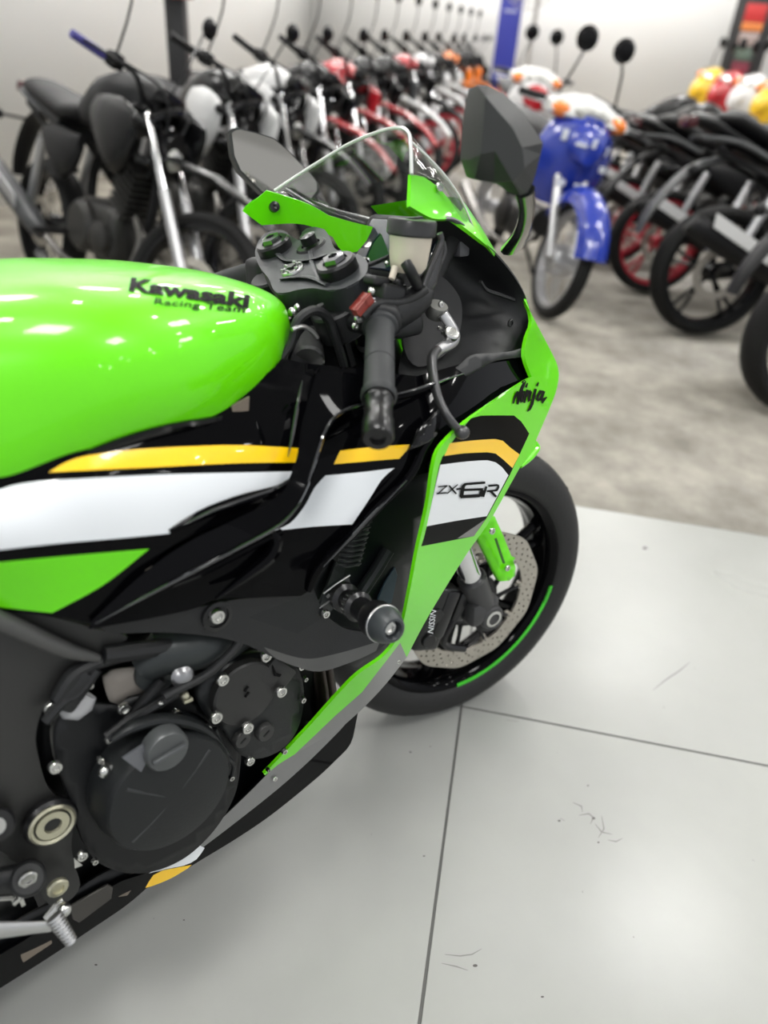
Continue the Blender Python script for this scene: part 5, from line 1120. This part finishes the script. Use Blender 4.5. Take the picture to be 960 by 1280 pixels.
def cub(name,label,body,shield=SHR,sticker=True):
    r=empty(name); tag(r,label,'motorcycle'); wb=1.22; R=.285
    wheel(r,wb,R,.07,BP['sil'],'front','wire',disc=False); wheel(r,0,R,.08,BP['sil'],'rear','wire',disc=False)
    hb_=part(r,'wheel_hub',BP['sil'],lambda b:b.lathe(V(wb,0,R),YA,[(0,-.07),(.06,-.07),(.075,-.03),(.075,.03),(.06,.07),(0,.07)],24))
    hx,hz=.84,.90
    for s in (-1,1): part(r,'fork_leg',BP['sil'],lambda b:b.cyl(V(wb,s*.07,R),V(hx+.06,s*.07,.72),.021,.021,12))
    part(r,'front_fender',body,lambda b:b.loft([[V(wb+q*math.cos(a),.075*t,R+q*math.sin(a)) for t,q in [(-1,.26),(-.85,.31),(-.4,.34),(0,.345),(.4,.34),(.85,.31),(1,.26),(.8,.30),(.4,.332),(0,.337),(-.4,.332),(-.8,.30)]] for a in [math.radians(15+130*i/12) for i in range(13)]]))
    # leg shield: wide curved apron
    def apron(b):
        rows=[]
        for z,w,xo in [(.90,.10,.02),(.84,.17,.03),(.74,.205,.03),(.62,.21,.0),(.55,.19,-.04),(.48,.15,-.07)]:
            rows.append([V(hx+.16+xo-.13*abs(t)**2.2,w*t,z) for t in [-1+2*i/12 for i in range(13)]]+[V(hx+.145+xo-.13*abs(t)**2.2,w*t,z) for t in [1-2*i/12 for i in range(13)]])
        b.loft(rows)
    ap=part(r,'leg_shield',body,apron,60)
    part(r,'shield_nose',body,lambda b:b.loft([sect(hx+.10,.80,.11,.10),sect(hx+.19,.78,.10,.09),sect(hx+.235,.75,.05,.05)]),60)
    part(r,'handlebar_cover',shield,lambda b:b.loft([[V(x,y,z) for x,z in [(hx-.06,hz+.02),(hx,hz+h*.9),(hx+.07,hz+h*.6),(hx+.10+.05*(1-abs(y)/.2),hz-.02),(hx+.04,hz-h*.8),(hx-.03,hz-h*.6)]] for y,h in [(-.21,.03),(-.16,.055),(-.09,.085),(0,.095),(.09,.085),(.16,.055),(.21,.03)]]),60)
    part(r,'headlight_lens',LEN,lambda b:b.loft([[V(hx+.12,w*t,hz-.01+h*q) for t,q in [(-1,.5),(-.4,1),(.4,1),(1,.5),(.8,-.7),(0,-1),(-.8,-.7)]] for w,h in [(.10,.045)]]+[[V(hx+.155,w*t,hz-.01+h*q) for t,q in [(-1,.5),(-.4,1),(.4,1),(1,.5),(.8,-.7),(0,-1),(-.8,-.7)]] for w,h in [(.07,.03)]]))
    for s in (-1,1):
        part(r,'turn_signal',AMB,lambda b:b.ball(V(hx+.08,s*.155,hz-.005),.046,14,(.8,1.1,.8)))
        part(r,'grip',BP['mb'],lambda b:b.cyl(V(hx-.03,s*.20,hz+.02),V(hx-.08,s*.33,hz+.02),.017,n=12,bev=.003))
        m_=part(r,'mirror',BP['blk'],lambda b:(b.tube([V(hx-.02,s*.16,hz+.03),V(hx,s*.12,hz+.20),V(hx-.02,s*.10,hz+.26)],.006,6,3),b.lathe(V(hx-.03,s*.10,hz+.30),(-1,0,.1),[(0,-.02),(.04,-.016),(.055,0),(0,.004)],20)))
        part(m_,'mirror_glass',MIR2,lambda b:b.lathe(V(hx-.036,s*.10,hz+.30),(-1,0,.1),[(.05,0),(0,.001)],20))
        part(r,'brake_lever',BP['sil'],lambda b:b.tube([V(hx,s*.19,hz+.01),V(hx+.02,s*.24,hz),V(hx-.03,s*.34,hz)],.005,6,3))
        part(r,'shock_absorber',BP['sil'],lambda b:b.tube([V(.02,s*.12,.34),V(.12,s*.12,.66)],.022,10,1))
    part(r,'centre_body',body,lambda b:b.loft([sect(hx+.02,.70,.06,.10),sect(.66,.60,.06,.09),sect(.50,.58,.08,.10),sect(.36,.66,.11,.10),sect(.10,.72,.11,.09),sect(-.15,.76,.08,.06),sect(-.26,.78,.03,.03)]),60)
    part(r,'seat',BP['mb'],lambda b:b.loft([sect(.52,.72,.07,.03),sect(.42,.76,.13,.045),sect(.20,.79,.14,.05),sect(-.04,.81,.12,.045),sect(-.12,.82,.06,.03)]),60)
    part(r,'luggage_rack',BP['sil'],lambda b:b.tube([V(-.05,-.09,.82),V(-.28,-.09,.84),V(-.34,0,.84),V(-.28,.09,.84),V(-.05,.09,.82)],.009,8,4))
    part(r,'tail_light',TLR,lambda b:b.box(V(-.27,0,.74),(.06,.13,.06),bev=.02))
    part(r,'rear_fender',BP['mb'],lambda b:b.tube([V(-.12,0,.68),V(-.28,0,.58),V(-.36,0,.42)],[.05,.05,.04],10,4,flat=.4,up=(0,1,0)))
    part(r,'engine',ENS,lambda b:(b.box(V(.52,0,.33),(.30,.20,.18),bev=.04,seg=3),b.tube([V(.62,0,.36),V(.84,0,.38)],[.08,.07],16,1),b.lathe(V(.48,-.09,.33),YA,[(.09,0),(.09,.03),(.06,.045),(0,.05)],24)))
    part(r,'exhaust_pipe',PIPE,lambda b:b.tube([V(.84,-.03,.32),V(.80,-.08,.22),V(.4,-.13,.20),V(.1,-.14,.25),V(-.22,-.15,.33)],[.014,.014,.016,.04,.038],12,4))
    part(r,'side_stand',BP['mb'],lambda b:b.tube([V(.45,.08,.22),V(.42,.17,.11),V(.42,.22,.03)],.011,8,3))
    return r,ap
def place(o,x,y,hd,lean=7,z=.012):
    o.matrix_world=Matrix.Translation(V(x,y,z))@Matrix.Rotation(math.radians(hd),4,'Z')@Matrix.Rotation(-math.radians(lean),4,'X')
def ctree(o,parent=None):
    c=o.copy(); COL.objects.link(c); c.parent=parent
    if parent: c.matrix_parent_inverse=o.matrix_parent_inverse.copy()
    for ch in list(o.children): ctree(ch,c)
    return c
def recol(root,names,m):
    for ch in root.children_recursive:
        if ch.name.split('.')[0] in names and ch.type=='MESH' and ch.material_slots:
            ch.material_slots[0].link='OBJECT'; ch.material_slots[0].material=m
GL='motorcycles parked nose out along the left wall'
TB={'fuel_tank','tail_section','side_panel'}
b0=street('parked_motorcycle','x',offroad=True,body=BP['mb'],shroud=BP['blk'],forkm=BP['sil'],gripm=mat('purple_grip',(.05,.045,.22),.5),mir_=True,rise=.07,hw=.37,stalk=.34,HZ=.91,steer_deg=30)
LR=[# y along row, tank colour, shroud, fender, fork, rim, label
 (3.0,None,None,None,'black trail motorcycle with purple grips, first of the left row'),
 (3.6,'blk','wht','blk','black street motorcycle with white side panel, behind the purple-gripped one'),
 (4.2,'wht','wht','blk','motorcycle with white tank in front of the black wall post'),
 (4.8,'blk','blk','red','black motorcycle with tall silver fork between the white tank bike and the red one'),
 (5.4,'red','red','red','motorcycle with deep red tank shroud in the left row'),
 (6.0,'blk','blk','red','black motorcycle just behind the deep red one, red front fender'),
 (6.6,'blk','gry','wht','black and grey motorcycle in the middle of the left row'),
 (7.3,'red','blk','blk','motorcycle with red tank beside the grey one, middle of the left row'),
 (8.0,'wht','wht','wht','white trail motorcycle with white fender, near the orange ones'),
 (8.7,'blk','wht','wht','black and white motorcycle next to the white trail one, red rims'),
 (9.4,'org','org','org','orange motorcycle far down the left row'),
 (10.1,'blk','org','org','black motorcycle with orange fender past the orange tank one'),
 (10.8,'blk','blk','blk','last black motorcycle of the left row, by the blue banner')]
def hubpos(y): return V(-1.05+.2*(y-3)-(.05 if y==3.0 else 0),y,0)
for i,(y,tc_,sc_,fc_,lab) in enumerate(LR):
    recol(o,{'tail_light'},mat('dark_lens',(.05,.008,.01),.2)); hd=-50+random.uniform(-3,3)+(8 if i==0 else 0)
    o=b0 if i==0 else ctree(b0)
    h=hubpos(y); d=V(math.cos(math.radians(hd)),math.sin(math.radians(hd)),0)
    p=h-d*.87; 
    place(o,p.x,p.y,hd,11); o.scale=(.935,)*3
    o['label']=lab; o['group']=GL
    if i: recol(o,TB,BP[tc_]); recol(o,{'tank_shroud'},BP[sc_]); recol(o,{'front_fender'},BP[fc_]); recol(o,{'grip'},BP['mb'])
    if i>6: recol(o,{'front_rim','rear_rim'},REDM)
# blue cub facing the camera, red one behind it
cb,ap=cub('underbone_motorcycle','blue underbone motorcycle with white headlight cowl facing the aisle',BP['blu'])
hx=.84; SW=mat('sticker_white',(.7,.72,.75),.4)
for (y,z,w,h) in [(-.07,.60,.05,.03),(.02,.60,.04,.03),(.10,.585,.03,.02),(-.12,.80,.03,.05),(-.06,.78,.06,.015),(.0,.80,.02,.04),(.13,.70,.03,.03),(.11,.78,.02,.04)]:
    x=hx+.165-.13*abs(y/.21)**2.2+.03; part(ap,'white_sticker',SW,lambda b:b.box(V(x+(.055 if abs(y)<.1 and z>.7 else 0),y,z),(.006,w,h),bev=.002))
g=Wg(676,398); 
hd=-78
def placefront(o,g,hd,wb,lean=5):
    d=V(math.cos(math.radians(hd)),math.sin(math.radians(hd)),0); p=V(g.x,g.y,0)-d*wb; place(o,p.x,p.y,hd,lean)
placefront(cb,g,hd,1.22,11)
cr2,_=cub('underbone_motorcycle','dark red underbone motorcycle with pale shield, behind the blue one',BP['red'])
placefront(cr2,Wg(644,262),-84,1.22,5); recol(cr2,{'leg_shield'},BP['wht'])
# right row seen from the rear
rr0=street('parked_motorcycle','x',body=BP['blk'],rim=REDM,forkm=BP['blk'],shroud=BP['blk'],silm=BP['mb'],mir_=False,tailup=.05,HZ=.90,rise=.03,hw=.30)
RRW=[((990,520),'blk','black motorcycle cut by the right frame edge, front one of the right row'),
 ((868,420),'blk','black motorcycle with black spoked wheel, second of the right row'),
 ((806,368),'red','black motorcycle with bright red rear rim, silver silencer'),
 ((763,330),'red','black motorcycle with red rim behind the bright red-rimmed one'),
 ((742,298),'red','black motorcycle further back, half hidden by red-rimmed ones'),
 ((727,272),'blk','last black motorcycle of the right row, just past the blue underbone')]
for i,((u,v),rm,lab) in enumerate(RRW):
    o=rr0 if i==0 else ctree(rr0); g=Wg(u,v); place(o,g.x,g.y,10+random.uniform(-3,3),7); recol(o,{'tail_light'},mat('dark_lens',(.05,.008,.01),.2)); o.scale=(.86,)*3 if i>=3 else ((.92,)*3 if i==2 else (1,)*3)
    recol(o,{'heat_shield'},BP['wht'])
    o['label']=lab; o['group']='black motorcycles with their tails to the aisle'
    recol(o,{'rear_rim','front_rim'},BP['blk'] if rm=='blk' else REDM)
    recol(o,{'rear_fender','side_panel'},BP['gry'] if i==1 else BP['mb'])
# far right row: small bright underbones
FR=[('yel','yellow and white underbone at the far end of the bright row'),('red','red and white underbone beside the yellow one'),('wht','white underbone between the red and the orange ones'),('yel','amber-yellow underbone among the white ones'),('wht','white underbone nearest the striped banner'),('red','crimson and white underbone at the right edge'),('wht','white underbone at the right frame edge below the banner')]
base=None
for i,(c,lab) in enumerate(FR):
    if base is None: base,_=cub('small_motorcycle',lab,BP['yel']); o=base
    else: o=ctree(base)
    o['label']=lab; o['group']='bright underbones parked beyond the right row'
    body=BP[c]; recol(o,{'front_fender','shield_nose','leg_shield'},body); recol(o,{'centre_body'},BP['wht' if c!='wht' else 'org']); recol(o,{'handlebar_cover'},body); recol(o,{'tail_light'},body)
    g=V(4.10,10.2-.64*i,0); place(o,g.x,g.y,197,5); o.scale=(1.06,)*3
# ---- wall fittings
def thing(name,label,cat,loc): return tag(empty(name,loc),label,cat)
pp=az(222,40)*4.9; t=thing('wall_post','black square post rising behind the white-tanked motorcycle','post',pp)
mb=MB().m(mat('post_black',(.018,.018,.019),.5)); mb.box(V(0,0,1.0),(.10,.10,2.0),bev=.008); mb.box(V(0,0,.02),(.2,.2,.04),bev=.006); mb.build('post_shaft',t)
mb=MB().m(RED); mb.box(V(.03,-.05,1.33),(.16,.12,.22),bev=.02); mb.build('red_box',t)
dd=az(632,60); pb=dd*11.0
t=thing('roll_up_banner','narrow blue roll-up banner standing by the white wall','banner',pb)
mb=MB().m(mat('banner_blue',(.02,.03,.28),.5)); s=V(dd.y,-dd.x,0); mb.box(V(0,0,1.05),(.27,.02,2.0),ax=(s,dd,V(0,0,1)),bev=.004); mb.build('banner_sheet',t)
mb=MB().m(mat('banner_pale',(.35,.37,.55),.5)); mb.box(V(0,0,1.72)-dd*.014,(.20,.006,.14),ax=(s,dd,V(0,0,1))); mb.build('banner_print',t); mb=MB().m(MT['banner_pale']); mb.box(V(0,0,1.42)-dd*.014,(.16,.006,.03),ax=(s,dd,V(0,0,1))); mb.build('banner_print',t)
mb=MB().m(BP['sil']); mb.box(V(0,0,.04),(.32,.16,.07),ax=(s,dd,V(0,0,1)),bev=.01); mb.box(V(0,0,2.07),(.30,.03,.03),ax=(s,dd,V(0,0,1))); mb.build('banner_base',t)
dd=az(663,60); pf=dd*9.6
t=thing('pedestal_fan','grey pedestal fan on a thin pole beside the blue banner','fan',pf); FG=mat('fan_grey',(.30,.29,.28),.5)
mb=MB().m(FG); mb.cyl(V(0,0,.03),V(0,0,1.62),.022,n=12); mb.build('pole',t); mb=MB().m(FG); mb.lathe((0,0,0),(0,0,1),[(0,.03),(.22,.02),(.23,0),(0,0)],32); mb.build('base',t)
mb=MB().m(FG); hc=V(-.12,-.10,1.72)
for k in range(5): mb.tube([hc+V((.30-.06*k)*math.cos(a),-.02*k,(.30-.06*k)*math.sin(a)) for a in [2*PI*j/24 for j in range(24)]],.006,6,1,closed=True)
for k in range(12): a=2*PI*k/12; mb.tube([hc+V(0,-.09,0),hc+V(.3*math.cos(a),0,.3*math.sin(a))],.004,5,1)
mb.build('fan_guard',t); mb=MB().m(mat('fan_blade',(.22,.21,.2),.5))
for k in range(3):
    a=2*PI*k/3; e=V(math.cos(a),0,math.sin(a)); f=V(-e.z,0,e.x); mb.prism([hc+e*.03-f*.03,hc+e*.25-f*.08+V(0,.03,0),hc+e*.26+f*.05-V(0,.02,0),hc+e*.03+f*.03],(0,.004,0))
mb.build('fan_blade',t); mb=MB().m(FG); mb.cyl(hc,hc+V(.02,.12,0),.07,.05,20,bev=.01); mb.cyl(V(0,0,1.6),hc+V(.02,.1,0),.02); mb.build('fan_motor',t)
dd=az(938,40); pb=dd*11.2; s=V(dd.y,-dd.x,0)
t=thing('display_banner','black standing banner with red, orange and green print at the right edge','banner',pb)
mb=MB().m(mat('banner_black',(.018,.018,.018),.5)); mb.box(V(0,0,1.25),(.46,.03,1.9),ax=(s,dd,V(0,0,1)),bev=.004); mb.build('banner_sheet',t)
for nm,c,z,w,h in (('red_print',(.55,.03,.03),1.50,.17,.13),('orange_print',(.70,.22,.05),1.40,.17,.06),('pale_print',(.38,.30,.28),1.31,.16,.10),('green_print',(.10,.14,.11),1.20,.15,.09),('dark_red_print',(.18,.02,.04),1.10,.16,.08),('pink_print',(.5,.12,.22),1.72,.26,.06)):
    mb=MB().m(mat(nm,c,.5)); mb.box(V(0,0,1.2+(z-1.2)*1.35)-dd*.017,(w*1.35,.006,h*1.35),ax=(s,dd,V(0,0,1)),bev=.002); mb.build(nm,t)
mb=MB().m(BP['mb']); mb.cyl(V(0,0,0),V(0,0,.45),.03,n=12); mb.box(V(0,0,.015),(.36,.3,.03),ax=(s,dd,V(0,0,1)),bev=.005); mb.build('banner_foot',t)
# ------------------------------------------------------------------ colour management
vs=SC.view_settings; vs.view_transform='Standard'; vs.look='None'; vs.gamma=1; vs.exposure=.10; vs.use_curve_mapping=False
SC.cycles.max_bounces=8; SC.cycles.transparent_max_bounces=12; SC.cycles.sample_clamp_indirect=6
